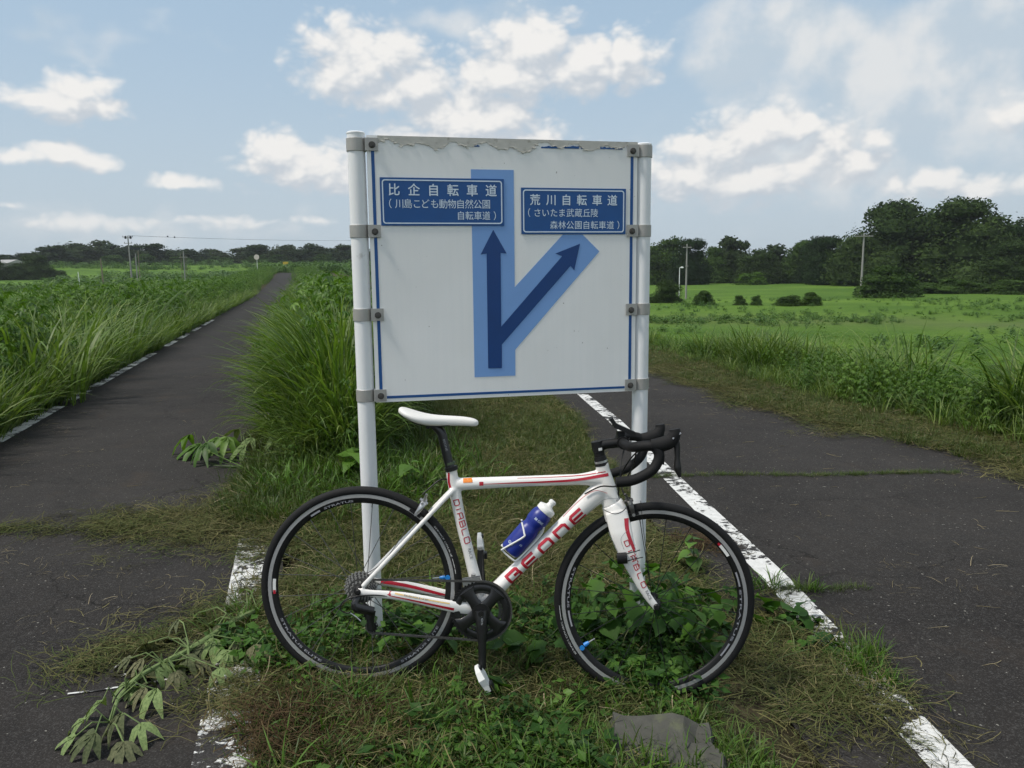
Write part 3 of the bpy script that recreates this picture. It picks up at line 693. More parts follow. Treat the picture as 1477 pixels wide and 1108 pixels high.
# wheels
def wheel(u, v, rear, steer=0.):
    c = Vector(L(u, v)); wo_ = bpy.data.objects.new('wheel', None)
    n = 128; prof = [(.3105, .0105), (.3105, .0085), (.2975, .0085), (.2965, .0088), (.284, .0070), (.280, .003), (.280, -.003), (.284, -.0070), (.2965, -.0088), (.2975, -.0085), (.3105, -.0085), (.3105, -.0105)]
    def ringm(prof, closed=False, n=n):
        V = []; F = []; m = len(prof)
        for k in range(n):
            a = 2*math.pi*k/n
            for r_, w_ in prof: V.append((r_*math.cos(a), -w_, r_*math.sin(a)))
        for k in range(n):
            for i in range(m if closed else m-1): j = (i+1) % m; F.append((k*m+i, k*m+j, ((k+1) % n)*m+j, ((k+1) % n)*m+i))
        return V, F
    V, F = ringm([(.2998, .0086), (.284, .0072), (.2805, .003), (.2805, -.003), (.284, -.0072), (.2998, -.0086)], True)
    rim_me = mesh(V, F, M['black'], True); rim_me.set_sharp_from_angle(angle=R(50)); w = obj('wheel', rim_me, bike); w.location = c
    w.rotation_euler = (0, 0, steer)
    for s_ in (1, -1):
        V, F = ringm([(.3110, .0103*s_), (.2995, .0098*s_), (.2995, .0080*s_), (.311, .0085*s_)], True)
        me = mesh(V, F, M['brake_track'], True); me.set_sharp_from_angle(angle=R(30)); obj('brake_track', me, w)
    tp = []
    for k in range(22):
        a = R(-128+256*k/21); tp.append((.3215+.0150*math.cos(a), .0135*math.sin(a)))
    V, F = ringm(tp, True); obj('tyre', mesh(V, F, M['rubber'], True), w)
    mb = MB()
    if rear: mb.lathe([(.0, -.068), (.008, -.068), (.009, -.06), (.012, -.052), (.022, -.038), (.023, -.034), (.013, -.03), (.013, .012), (.026, .016), (.026, .019), (.016, .021), (.016, .055), (.009, .06), (.009, .069), (.006, .072), (0, .072)], Matrix.Rotation(R(90), 4, 'X'), 20)
    else: mb.lathe([(.0, -.062), (.009, -.060), (.009, -.048), (.018, -.036), (.019, -.032), (.011, -.028), (.011, .028), (.019, .032), (.018, .036), (.009, .048), (.010, .058), (.0105, .064), (.008, .067), (0, .067)], Matrix.Rotation(R(90), 4, 'X'), 20)
    mb.build('hub', M['black'], w, True)
    ns = 24 if rear else 20; fl = .034
    sp = []
    for sd_ in (1, -1):
        for cr_ in ((1, -1) if rear else (0,)):
            r0 = .021 if rear else .0175; a0 = R(62)*cr_
            wf = ((.018 if sd_ > 0 else .036) if rear else .034)*sd_
            mb = MB(); mb.tube([(r0*math.sin(a0), -wf, r0*math.cos(a0)), (0, -.002*sd_, .2815)], .0013, 5); 
            mb.tube([(0, -.002*sd_, .268), (0, -.0018*sd_, .2825)], .0019, 6); sp.append(mb.me(M['black'] if not rear else M['darksteel']))
    for k in range(ns):
        if rear: me = sp[(k % 4)]
        else: me = sp[k % 2]
        o = obj('spoke', me, w); o.rotation_euler = (0, 2*math.pi*k/ns+.08, 0)
    # valve with its blue cap
    ang = R(-8+0) if rear else R(-139)   # measured from forward, anticlockwise seen from the viewer's side
    ang = R(9) if rear else R(217)
    dr = Vector((math.cos(ang), 0, math.sin(ang)))
    mb = MB(); mb.tube([dr*.281, dr*.245], .0024, 8); mb.tube([dr*.262, dr*.238], .0018, 8); mb.build('valve', M['silver'], w)
    mb = MB(); mb.tube([dr*.2805, dr*.272, dr*.262], [.0075, .0075, .005], 12); mb.disc(dr*.290+Vector((0, -.011, 0)), (0, 1, 0), .0085, .003, 14); mb.build('valve_cap', M['blue_cap'], w)
    # writing on tyre and rim
    def arc(text, r0, r1, a0, a1, wv, mt, outward=True):
        V, F = textmesh(text, .012); mn, mxx = V.min(0), V.max(0); P = []
        for v in V:
            t = (v[0]-mn[0])/(mxx[0]-mn[0]); h = (v[1]-mn[1])/(mxx[1]-mn[1]); a = R(a0+(a1-a0)*t); r_ = r0+(r1-r0)*(h if outward else 1-h)
            P.append((r_*math.cos(a), -wv(r_), r_*math.sin(a)))
        return obj('lettering', mesh(P, F, mt), w)
    def arcbar(r0, r1, a0, a1, wv, mt, name='decal'):
        V = []; F = []; n_ = 14
        for k in range(n_+1):
            a = R(a0+(a1-a0)*k/n_)
            for r_ in (r0, r1): V.append((r_*math.cos(a), -wv(r_), r_*math.sin(a)))
        for k in range(n_): F.append((2*k, 2*k+1, 2*k+3, 2*k+2))
        return obj(name, mesh(V, F, mt), w)
    ty = lambda r_: .0135*math.sqrt(max(.02, 1-((r_-.3215)/.0150)**2))+.0006
    rm = lambda r_: .0072+(r_-.284)/(.0128)*.0014+.0006
    if rear:
        arc('SERVICE COURSE', .3160, .3212, 43, 21.5, ty, M['tyre_print']); arcbar(.3175, .3195, 20.8, 11, ty, M['tyre_print'])
        arc('STRATUS ELITE', .2855, .2925, 205, 245, rm, M['rim_print'], False); arcbar(.286, .292, 121, 128, rm, M['rim_print']); arc('STRATUS', .2855, .2925, 118, 98, rm, M['rim_print']); arc('STRATUS ELITE', .2855, .2925, 300, 335, rm, M['rim_print'], False)
        arcbar(.2855, .2955, 178, 187, rm, M['bottle_white'], 'sticker'); arcbar(.2865, .2945, 185.5, 188, lambda r_: rm(r_)+.0004, M['red'], 'sticker')
    else:
        arc('SERVICE COURSE', .3160, .3212, 218, 196, ty, M['tyre_print']); arcbar(.3175, .3195, 195, 186, ty, M['tyre_print'])
        arc('STRATUS', .2855, .2925, 12, -24, rm, M['rim_print']); arcbar(.2865, .292, 24, 14, rm, M['rim_print']); arcbar(.2865, .292, -26, -36, rm, M['rim_print'])
        arc('STRATUS', .2855, .2925, 160, 188, rm, M['rim_print'], False); arcbar(.2865, .292, 190, 201, rm, M['rim_print'])
        arcbar(.2855, .2955, 45, 36, rm, M['bottle_white'], 'sticker'); arcbar(.2865, .2945, 47, 45, lambda r_: rm(r_)+.0004, M['red'], 'sticker')
    return w
w_rear = wheel(0, 0, True); w_front = wheel(.984, 0, False, R(-2.5))
# cassette
def gear(mb, c, r, n, th, tooth=.004, hole=0.):
    V = []; F = []; N = n*4
    for s_ in (1, -1):
        for k in range(N):
            a = 2*math.pi*k/N; rr_ = r+(tooth*.5 if k % 4 in (1, 2) else -tooth*.5); V.append((c[0]+rr_*math.cos(a), c[1]-s_*th/2, c[2]+rr_*math.sin(a)))
        for k in range(N):
            a = 2*math.pi*k/N; V.append((c[0]+hole*math.cos(a), c[1]-s_*th/2, c[2]+hole*math.sin(a)))
    for s_ in (0, 1):
        for k in range(N): j = (k+1) % N; o_ = s_*2*N; F.append((o_+k, o_+j, o_+N+j, o_+N+k))
    for k in range(N): j = (k+1) % N; F.append((k, 2*N+k, 2*N+j, j)); F.append((N+k, N+j, 3*N+j, 3*N+k))
    mb.add(V, F)
cas = None; r_ = .0535
for k in range(10):
    mb = MB(); gear(mb, L(0, 0, .019+k*.0037), r_-k*.0031, int(27-k*1.6), .0017, .0045, .012)
    o = mb.build('cassette_ring', M['steel'] if k % 2 == 0 else M['darksteel'], w_rear); o.location = -w_rear.location
# crankset
CX, CV = .405, -.050; gc = L(CX, CV, .046)
mb = MB(); gear(mb, gc, .1000, 50, .004, .0045, .081)
chainset = mb.build('crankset', M['black'], bike)
mb = MB(); gear(mb, L(CX, CV, .037), .0700, 34, .003, .0042, .058); mb.build('inner_chainring', M['darksteel'], chainset)
mb = MB(); mb.lathe([(.0700, -.004), (.0895, -.003), (.0895, .003), (.0860, .0045), (.0740, .0045), (.0700, .003)], Matrix.Translation(gc) @ Matrix.Rotation(R(90), 4, 'X'), 64)
n_ = len(mb.F); mb.F = mb.F[:-2]
for a in (52, 128, 218, 322):
    d = Vector((math.cos(R(a)), 0, math.sin(R(a)))); g0 = Vector(L(CX, CV, .052))
    mb.tube([g0+d*.006, g0+d*.04, g0+d*.068, g0+d*.085], [(.026, .007), (.018, .006), (.019, .005), (.030, .003)], 14, flat=True)
mb.disc(L(CX, CV, .052), (0, 1, 0), .030, .016, 24); mb.build('spider', M['carbon'], chainset, True)
mb = MB(); mb.tube(spline(LL([(CX-.001, CV+.006, .060), (CX+.003, CV-.03, .066), (CX+.009, CV-.10, .071), (CX+.014, CV-.17, .074), (CX+.0155, CV-.183, .074)])), srad([(.021, .009), (.019, .009), (.0135, .008), (.0125, .008), (.009, .007)]), 14, flat=True)
mb.disc(L(CX, CV, .072), (0, 1, 0), .010, .006, 16)
mb.build('crank_arm', M['carbon'], chainset, True)
fdecal('105', (CX+.0042, CV-.006), (CX+.0052, CV-.036), .006, bpy.data.objects['crank_arm'], M['silver'])
mb = MB(); mb.tube(spline(LL([(CX, CV, -.060), (CX-.010, CV+.10, -.070), (CX-.015, CV+.172, -.073)])), srad([(.019, .009), (.013, .008), (.011, .008)]), 14, flat=True); mb.build('crank_arm', M['carbon'], chainset, True)
def pedal(u, v, w, tilt, sg):
    e = MB(); c = Vector(L(u, v, w)); Rm = Matrix.Rotation(tilt, 3, 'Y')
    def q(x_, y_, z_): return tuple(c+Rm @ Vector((x_, y_, z_)))
    V = []; F = []; secs = [(-.045, .010, .006), (-.03, .020, .009), (-.005, .030, .011), (.02, .024, .010), (.042, .022, .007)]
    for (x_, hw, hh) in secs:
        V += [q(x_, -hw, -hh), q(x_, hw, -hh), q(x_, hw, hh), q(x_, -hw, hh)]
    for i in range(4):
        for k in range(4): a = i*4+k; b_ = i*4+(k+1) % 4; F.append((a, b_, b_+4, a+4))
    F += [(3, 2, 1, 0), (16, 17, 18, 19)]
    e.add(V, F); p = e.build('pedal', M['bottle_white'], bike)
    e = MB(); e.tube([tuple(Vector(L(u, v, w))), tuple(Vector(L(u, v, w-sg*.042)))], .0058, 10); e.build('axle', M['steel'], p)
    e = MB(); e.box(c+Rm @ Vector((.034, 0, .012)), (.010, .017, .006), Rm); e.build('cleat_binding', M['black'], p)
    e = MB(); e.box(c+Rm @ Vector((-.034, 0, .009)), (.005, .012, .005), Rm); e.build('cleat_hook', M['black'], p)
pedal(CX+.018, CV-.196, .112, R(58), 1); pedal(CX-.016, CV+.176, -.112, R(80), -1)
# derailleurs
mb = MB(); mb.tube(spline(LL([(.004, -.014, .070), (-.006, -.035, .078), (.0, -.050, .080), (.03, -.058, .074)])), srad([(.010, .006), (.013, .009), (.014, .010), (.013, .009)]), 12, flat=True)
mb.tube(LL([(-.008, -.042, .082), (.022, -.050, .080), (.052, -.060, .070)]), [(.013, .008), (.014, .010), (.015, .011)], 12, flat=True)
mb.tube(LL([(.050, -.058, .066), (.042, -.085, .062), (.047, -.125, .062)]), [(.011, .003), (.013, .003), (.012, .003)], 10, flat=True)
mb.disc(L(-.008, -.038, .090), (0, 1, 0), .006, .004, 12)
rd = mb.build('rear_derailleur', M['carbon'], bike, True)
for (u, v) in ((.036, -.076), (.048, -.118)):
    mb = MB(); gear(mb, L(u, v, .055), .0185, 11, .006, .005, .004); mb.disc(L(u, v, .061), (0, 1, 0), .006, .004, 12); mb.build('pulley', M['black'], rd)
mb = MB(); mb.tube(spline(LL([(.10, -.010, .064), (.05, -.006, .072), (-.01, -.012, .08), (-.045, -.03, .082), (-.052, -.055, .083), (-.03, -.066, .083), (-.015, -.058, .083)])), .0022, 7); mb.build('gear_cable', M['black'], rd, True)
mb = MB(); mb.tube(LL([(-.020, -.066, .08), (.000, -.078, .08), (.015, -.092, .078)]), .0022, 6); mb.build('cable_end', M['silver'], rd)
mb = MB(); mb.tube(LL([(.374, .04, .03), (.372, .07, .036)]), [(.010, .008), (.007, .006)], 10, flat=True); mb.box(L(.368, .046, .046), (.030, .0012, .012), Matrix.Rotation(R(-12), 3, 'Y')); mb.box(L(.368, .046, .034), (.030, .0012, .014), Matrix.Rotation(R(-12), 3, 'Y'))
mb.build('front_derailleur', M['silver'], bike)
mb = MB(); mb.tube(LL([(.352, .020, .042), (.325, -.006, .040), (.31, -.026, .034)]), .0016, 6); mb.build('gear_cable', M['silver'], bike)
# chain: links along the upper and lower run
def chain():
    pts = []; c0 = Vector((0, .0)); 
    def arcp(cu, cv, r, a0, a1, w_, n):
        return [(cu+r*math.cos(R(a0+(a1-a0)*k/n)), cv+r*math.sin(R(a0+(a1-a0)*k/n)), w_) for k in range(n+1)]
    path = arcp(0, 0, .034, 270, 95, .042, 12)+arcp(CX, CV, .1005, 92, -80, .046, 24)[0:]+[(.049, -.1385, .055)]+arcp(.048, -.118, .019, 265, 120, .055, 6)+arcp(.036, -.076, .019, -60, 60, .055, 6)+[(0, -.034, .042)]
    P = [Vector(L(*p)) for p in path]; d = [0]
    for i in range(1, len(P)): d.append(d[-1]+(P[i]-P[i-1]).length)
    mb = MB(); n = int(d[-1]/.0127); k = 0
    def ev(s_):
        i = max(0, min(len(d)-2, int(np.searchsorted(d, s_))-1)); t = (s_-d[i])/max(1e-6, d[i+1]-d[i]); return P[i]+(P[i+1]-P[i])*t
    for j in range(n):
        a = ev(j*.0127); b_ = ev((j+1)*.0127); m_ = (a+b_)/2; ang = math.atan2((b_-a).z, (b_-a).x); Rm = Matrix.Rotation(-ang, 3, 'Y')
        off_ = .0031 if j % 2 else .0022
        for s_ in (1, -1): mb.box(m_+Vector((0, s_*off_, 0)), (.0080, .0006, .0030), Rm)
        mb.disc(a, (0, 1, 0), .0026, .0072, 6)
    mb.build('chain', M['darksteel'], bike)
chain()
# brakes
def caliper(u, v, ang, w0, mt):
    c = Vector(L(u, v, w0)); Rm = Matrix.Rotation(-ang, 3, 'Y'); br = None; mb = MB()     # local x = along the wheel, z = outward
    def q(x_, w_, z_): return c+Rm @ Vector((x_, -w_, z_))
    for s_ in (1, -1): mb.tube(spline([q(0, .003*s_, .018), q(.002, .022*s_, .014), q(.003, .029*s_, -.006), q(.003, .024*s_, -.030)]), srad([(.009, .006), (.010, .006), (.009, .005), (.006, .005)]), 10)
    mb.tube([q(0, .02, .016), q(-.004, .024, .034), q(-.008, .03, .046)], [.006, .0045, .004], 8)
    mb.disc(q(0, .012, .016), Rm @ Vector((1, 0, 0)), .006, .03, 12)
    br = mb.build('brake', mt, bike, True)
    for s_ in (1, -1): mb = MB(); mb.box(q(0, .0165*s_, -.030), (.022, .0045, .0052), Rm); mb.build('brake_pad', M['black'], br)
    mb = MB(); mb.disc(q(.003, .028, -.030), Rm @ Vector((0, 1, 0)), .0055, .008, 10); mb.build('bolt', M['silver'], br); mb = MB(); mb.disc(q(0, .030, .012), Rm @ Vector((0, 1, 0)), .005, .006, 10); mb.build('bolt', M['silver'], br)
    return br
def pol(cu, r, a): return cu+r*math.cos(R(a)), r*math.sin(R(a))
u_, v_ = pol(0, .339, 57); caliper(u_, v_, R(57)-math.pi/2, 0, M['silver'])
u_, v_ = pol(.984, .339, 108); caliper(u_, v_, R(108)-math.pi/2, 0, M['darksteel'])
mb = MB(); mb.tube(spline(LL([(.275, .375, .0), (.245, .375, .016), (.215, .35, .024), (.190, .325, .028)])), .0026, 7); mb.build('brake_cable', M['black'], bike, True)
# seatpost and saddle
mb = MB(); mb.tube(spline(LL([(.281, .40), (.268, .435), (.249, .50), (.243, .522), (.232, .538), (.213, .552)])), srad([.0156, .0156, .0156, .0156, .0150, .0130]), 18)
sp_ = mb.build('seatpost', M['carbon'], bike, True)
mb = MB(); mb.tube(LL([(.281, .405), (.277, .418)]), [.0215, .0215], 20); mb.build('seat_clamp', M['black'], sp_, True)
mb = MB(); mb.tube(LL([(.2745, .426), (.2725, .433)]), [.0172, .0172], 20); mb.build('post_ring', mat('olive', (.06, .09, .05), .6), sp_, True)
mb = MB(); mb.box(L(.212, .555, 0), (.022, .022, .007), Matrix.Rotation(R(-5), 3, 'Y')); mb.box(L(.212, .564, 0), (.016, .026, .005)); mb.disc(L(.195, .548, 0), (0, 1, 0), .007, .03, 12); mb.build('rail_clamp', M['black'], sp_)
fdecal('BEONE', (.2495, .510), (.2615, .472), .007, sp_, M['grey_print'])
secs = [(.094, .603, .010, .006), (.100, .609, .040, .009), (.118, .606, .063, .013), (.150, .597, .070, .0155), (.185, .5905, .060, .0165), (.220, .588, .040, .016), (.260, .588, .026, .015), (.300, .5885, .021, .014), (.335, .586, .0195, .013), (.352, .581, .016, .0105), (.361, .575, .007, .006)]
V = []; F = []; n = 20
for (u, v, hw, th) in secs:
    for k in range(n):
        a = 2*math.pi*k/n; cs, sn = math.cos(a), math.sin(a)
        x_ = hw*np.sign(cs)*abs(cs)**.8; z_ = th*(np.sign(sn)*abs(sn)**.7)
        drop = .30*th*(abs(x_)/max(hw, .001))**2*1.3
        if sn < 0: z_ *= 1.25 if abs(cs) > .3 else .4
        V.append(L(u, v-th+z_-drop*.6, x_))
for i in range(len(secs)-1):
    for k in range(n): a = i*n+k; b_ = i*n+(k+1) % n; F.append((a, b_, b_+n, a+n))
F += [tuple(range(n-1, -1, -1)), tuple((len(secs)-1)*n+k for k in range(n))]
sme = mesh(V, F, M['saddle'], True); sad = obj('saddle', sme, bike); sb = sad.modifiers.new('s', 'SUBSURF'); sb.levels = 1; sb.render_levels = 2
for s_ in (1, -1):
    mb = MB(); mb.tube(spline(LL([(.115, .590, .045*s_), (.14, .568, .035*s_), (.17, .557, .023*s_), (.20, .558, .022*s_), (.245, .556, .022*s_), (.275, .562, .016*s_), (.31, .574, .008*s_)])), .0035, 8); mb.build('saddle_rail', M['black'], sad, True)
# headset, stem, bars
mb = MB(); mb.tube(LL([(.779, .450), (.775, .466), (.7705, .480)]), [(.0225), (.0215), (.0195)], 20); mb.tube(LL([(.7705, .480), (.766, .497)]), .0178, 20); mb.tube(LL([(.766, .498), (.7575, .530)]), .0205, 18)
mb.tube(spline(LL([(.762, .514), (.79, .522), (.835, .530)])), srad([.0185, .0165, .017]), 18); mb.tube(LL([(.843, .531, -.022), (.843, .531, .022)]), .0215, 18)
stem = mb.build('stem', M['black'], bike, True)
mb = MB(); mb.tube(LL([(.7765, .460), (.7745, .4665)]), [.0222, .0222], 20); mb.build('spacer', M['silver'], stem, True); patch(.768, .506, .012, .009, .2, stem, M['bottle_white'], 'sticker')
near = [(.843, .531, 0), (.843, .532, .06), (.845, .535, .14), (.856, .541, .178), (.880, .548, .200), (.905, .549, .208), (.921, .532, .211), (.9215, .508, .213), (.905, .478, .215), (.870, .454, .217), (.835, .440, .218), (.795, .434, .218)]
far = [(.843, .531, 0), (.846, .530, -.06), (.853, .529, -.14), (.872, .529, -.178), (.905, .530, -.200), (.935, .526, -.208), (.954, .507, -.211), (.957, .483, -.213), (.945, .452, -.215), (.915, .420, -.217), (.885, .402, -.218), (.845, .388, -.218)]
mb = MB()
for P_ in (near, far): mb.tube(spline(LL(P_)), srad([.0158, .0158, .0150]+[.0162]*9), 16)
bars = mb.build('handlebar', M['tape'], bike, True)
def hood(o, s_, du, dv):
    w_ = .210*s_; mb = MB()
    mb.tube(spline(LL([(.895+du, .553+dv, w_), (.925+du, .556+dv, w_), (.955+du, .570+dv, w_*1.01), (.966+du, .592+dv, w_*1.02), (.964+du, .607+dv, w_*1.02)])), srad([(.017, .015), (.023, .019), (.023, .0185), (.0185, .017), (.016, .0145)]), 16, flat=True)
    h = mb.build('brake_hood', M['rubber'], bars, True)
    mb = MB(); mb.tube(spline(LL([(.968+du, .580+dv, w_), (.975+du, .560+dv, w_*1.02), (.978+du, .520+dv, w_*1.04), (.980+du, .490+dv, w_*1.06), (.988+du, .462+dv, w_*1.08)])), srad([(.010, .012), (.010, .010), (.008, .011), (.012, .013), (.0045, .008)]), 12, flat=True)
    mb.build('brake_lever', M['black'], bars, True)
    mb = MB(); mb.tube(LL([(.957+du, .578+dv, w_+.0185*s_), (.982+du, .597+dv, w_+.013*s_)]), .0035, 8); mb.build('trim', M['silver'], h)
hood(bars, 1, 0, 0); hood(bars, -1, .045, -.030)
for P_ in ([(.885, .548, .19), (.862, .50, .10), (.842, .435, .04), (.838, .37, .015), (.845, .325, .012)], [(.900, .530, -.19), (.866, .488, -.10), (.848, .43, -.04), (.858, .36, -.004), (.885, .345, .01)],
           [(.86, .542, .17), (.862, .47, .12), (.83, .40, .075), (.775, .385, .034), (.725, .355, .0255)]):
    mb = MB(); mb.tube(spline(LL(P_)), .0026, 7); mb.build('cable_housing', M['black'], bike, True)
mb = MB(); mb.box(L(.845, .575, 0), (.038, .026, .0075), Matrix.Rotation(R(21), 3, 'Y')); mb.box(L(.805, .600, 0), (.012, .020, .006), Matrix.Rotation(R(52), 3, 'Y')); mb.box(L(.835, .555, 0), (.012, .014, .012)); mb.build('bike_computer', M['black'], bike)
# speed sensor on the fork
mb = MB(); mb.tube(LL([(.840, .155, .064), (.872, .160, .066)]), [(.019, .011), (.019, .011)], 12, flat=True); sn = mb.build('speed_sensor', M['black'], bike, True)
mb = MB(); mb.tube(LL([(.866, .172, .066), (.90, .182, .062), (.914, .186, .058)]), .0016, 6); mb.build('cable_tie', M['black'], sn); mb = MB(); mb.tube(LL([(.868, .148, .066), (.90, .157, .062), (.926, .162, .055)]), .0016, 6); mb.build('cable_tie', M['black'], sn)
mb = MB(); mb.tube(LL([(.910, .345, .035), (.922, .26, .045), (.951, .10, .060)]), .0010, 5); mb.build('sensor_wire', M['black'], sn)
# bottle cage (part) and bottle (its own thing)
b0 = Vector(L(.488, .143, .0)); b1 = Vector(L(.618, .311, .0)); bax = (b1-b0).normalized(); bnx = Vector((-bax.z, 0, bax.x))
def BQ(t, s_, w_): p = b0+bax*t+bnx*s_; return (p.x, -w_, p.z)
mb = MB()
for s_ in (1, -1):
    mb.tube(spline([BQ(.104, .036, .018*s_), BQ(.085, .010, .036*s_), BQ(.072, .004, .039*s_), BQ(.0, .026, .030*s_), BQ(-.008, .022, .026*s_), BQ(-.009, -.020, .026*s_), BQ(.0, -.034, .022*s_), BQ(.06, -.040, .012*s_), BQ(.115, -.040, .014*s_), BQ(.140, -.030, .020*s_)], 5), .0031, 8)
mb.build('bottle_cage', M['bottle_white'], bike, True)
bt = empty('water_bottle', M=BM @ Matrix.Translation(b0)); tag(bt, 'blue plastic water bottle with white cap held in the bicycle frame', 'bottle')
Rb = Vector((0, 0, 1)).rotation_difference(bax).to_matrix().to_4x4()
mb = MB(); mb.lathe([(.0, 0), (.030, .0), (.0345, .004), (.0355, .012), (.0355, .095), (.034, .103), (.0305, .112), (.0305, .120), (.034, .130), (.0355, .137), (.0355, .155), (.034, .166), (.030, .174), (.0285, .178)], Rb, 36)
body = mb.build('bottle_body', M['bottle_blue'], bt, True)
mb = MB(); mb.lathe([(.0305, .177), (.0315, .179), (.0315, .193), (.029, .196), (.016, .201), (.0115, .204), (.0105, .214), (.0125, .215), (.0125, .223), (.009, .226), (0, .226)], Rb, 36); mb.build('cap', M['bottle_white'], bt, True)
def bdecal(text, t, a0, a1, h):
    V, F = textmesh(text, .012); mn, mxx = V.min(0), V.max(0); P = []
    for v in V:
        q = (v[0]-mn[0])/(mxx[0]-mn[0]); k = (v[1]-mn[1])/(mxx[1]-mn[1])-.5; a = R(a0+(a1-a0)*q)
        r_ = .0361; P.append(tuple((Rb @ Vector((r_*math.cos(a), r_*math.sin(a), t+k*h)))))
    return obj('lettering', mesh(P, F, M['sign_print']), body)
bdecal('BE ONE', .146, 245, 300, .008); bdecal('CLUB', .030, 215, 250, .009); bdecal('CO', .046, 278, 292, .006)

# ------------------------------------------------------------------ plant meshes
def blade(mb, base, az_, lean, length, w, droop, segs=5, twist=0., tipw=.08):
    """one arching grass blade"""
    d = Vector((math.cos(az_), math.sin(az_), 0)); sd_ = Vector((-d.y, d.x, 0)); p = Vector(base); th = lean; st = length/segs; V = []
    for i in range(segs+1):
        t = i/segs; ww = w*(1-t**2.2)*(.55+.45*min(1, t*4))+w*tipw*(t < 1)
        s2 = sd_*math.cos(twist*t)+Vector((0, 0, 1))*math.sin(twist*t)
        V += [tuple(p+s2*ww/2), tuple(p-s2*ww/2)] if i < segs else [tuple(p)]
        dv = d*math.sin(th)+Vector((0, 0, 1))*math.cos(th); p = p+dv*st; th = th+droop/segs*(.4+1.2*t)
    F = [(2*i, 2*i+1, 2*i+3, 2*i+2) for i in range(segs-1)]+[(2*segs-2, 2*segs-1, 2*segs)]
    mb.add(V, F)
def tuft(seed, n, hr, w, rad, lean=(.05, .6), droop=(.3, 1.4), segs=4, mt=None):
    r = random.Random(seed); mb = MB()
    for _ in range(n):
        a = r.uniform(0, 6.283); q = rad*math.sqrt(r.random()); a2 = a+r.uniform(-1, 1)
        blade(mb, (q*math.cos(a), q*math.sin(a), -.01), a2, r.uniform(*lean), r.uniform(*hr), w*r.uniform(.6, 1.3), r.uniform(*droop), segs, r.uniform(-.6, .6))
    return mb.me(mt)
def haymesh(seed, n, mt, rad=.12, ln=(.04, .2), w=(.0015, .004), h=.02):
    r = random.Random(seed); mb = MB()
    for _ in range(n):
        a = r.uniform(0, 6.283); x_, y_ = r.gauss(0, rad*.5), r.gauss(0, rad*.5); z_ = r.uniform(0, h); Lg = r.uniform(*ln); ww = r.uniform(*w); cv = r.uniform(-1.5, 1.5); rise = r.uniform(-.12, .35)
        V = []; p = Vector((x_, y_, z_)); k = 3
        for i in range(k+1):
            d = Vector((math.cos(a), math.sin(a), rise*math.cos(i*1.1))); s2 = Vector((-math.sin(a), math.cos(a), r.uniform(-.5, .5))).normalized()
            V += [tuple(p+s2*ww/2), tuple(p-s2*ww/2)]; p = p+d*Lg/k; p.z = max(.001, p.z); a += cv/k
        mb.add(V, [(2*i, 2*i+1, 2*i+3, 2*i+2) for i in range(k)])
    return mb.me(mt)
def leaf_palmate(mb, M4, size, lobes=5, droop=.5, r=random):
    """deeply lobed leaf: narrow pointed lobes fanned from the leaf stalk"""
    angs = {5: (-70, -36, 0, 36, 70), 3: (-42, 0, 42), 1: (0,)}[lobes]; ln = {5: (.6, .85, 1, .85, .6), 3: (.75, 1, .75), 1: (1,)}[lobes]
    for a, l_ in zip(angs, ln):
        a = R(a+r.uniform(-5, 5)); d = Vector((math.cos(a), math.sin(a), 0)); s2 = Vector((-d.y, d.x, 0)); Lg = size*l_; w = size*.13*r.uniform(.85, 1.15)
        P = [Vector((0, 0, 0))]
        rows_ = [(.0, .25), (.3, 1.0), (.62, .8), (1., 0)]; V = []; 
        for t, ww in rows_:
            c = d*(Lg*t); c.z = -droop*Lg*t*t
            if ww > 0: V += [c+s2*w*ww+Vector((0, 0, .035*size)), c, c-s2*w*ww+Vector((0, 0, .035*size))]
            else: V += [c]
        F = [(0, 1, 4, 3), (1, 2, 5, 4), (3, 4, 7, 6), (4, 5, 8, 7), (6, 7, 9), (7, 8, 9)]
        mb.add([tuple(M4 @ v) for v in V], F)
def ragweed_mesh(seed, h=1.2, mt=None):
    r = random.Random(seed); mb = MB(); nodes = 9; lean = r.uniform(-.12, .12); top = None
    mb.tube([(0, 0, -.02), (lean*.5*h*.4, 0, h*.5), (lean*h, 0, h*.97)], [.008, .006, .002], 5, caps=False)
    for i in range(nodes):
        t = .18+.80*i/(nodes-1); z_ = h*t; a0 = i*1.571+r.uniform(-.3, .3); sz = .20*(1-.35*t)*r.uniform(.8, 1.2)
        for k in (0, 1):
            a = a0+k*math.pi+r.uniform(-.3, .3); pet = .5*sz+.05; d = Vector((math.cos(a), math.sin(a), .35+.5*t)).normalized(); b0_ = Vector((lean*h*t, 0, z_)); e = b0_+d*pet
            mb.add([tuple(b0_+Vector((0, 0, .003))), tuple(b0_-Vector((0, 0, .003))), tuple(e)], [(0, 1, 2)])
            pit = r.uniform(-.1, .5); M4 = Matrix.Translation(e) @ Matrix.Rotation(a, 4, 'Z') @ Matrix.Rotation(pit, 4, 'Y') @ Matrix.Rotation(r.uniform(-.4, .4), 4, 'X')
            leaf_palmate(mb, M4, sz, 5 if t < .6 else 3, r.uniform(.3, .7), r)
    for k in range(3):
        M4 = Matrix.Translation((lean*h, 0, h*.96)) @ Matrix.Rotation(k*2.1, 4, 'Z') @ Matrix.Rotation(-.5, 4, 'Y'); leaf_palmate(mb, M4, .10, 3, .3, r)
    return mb.me(mt)
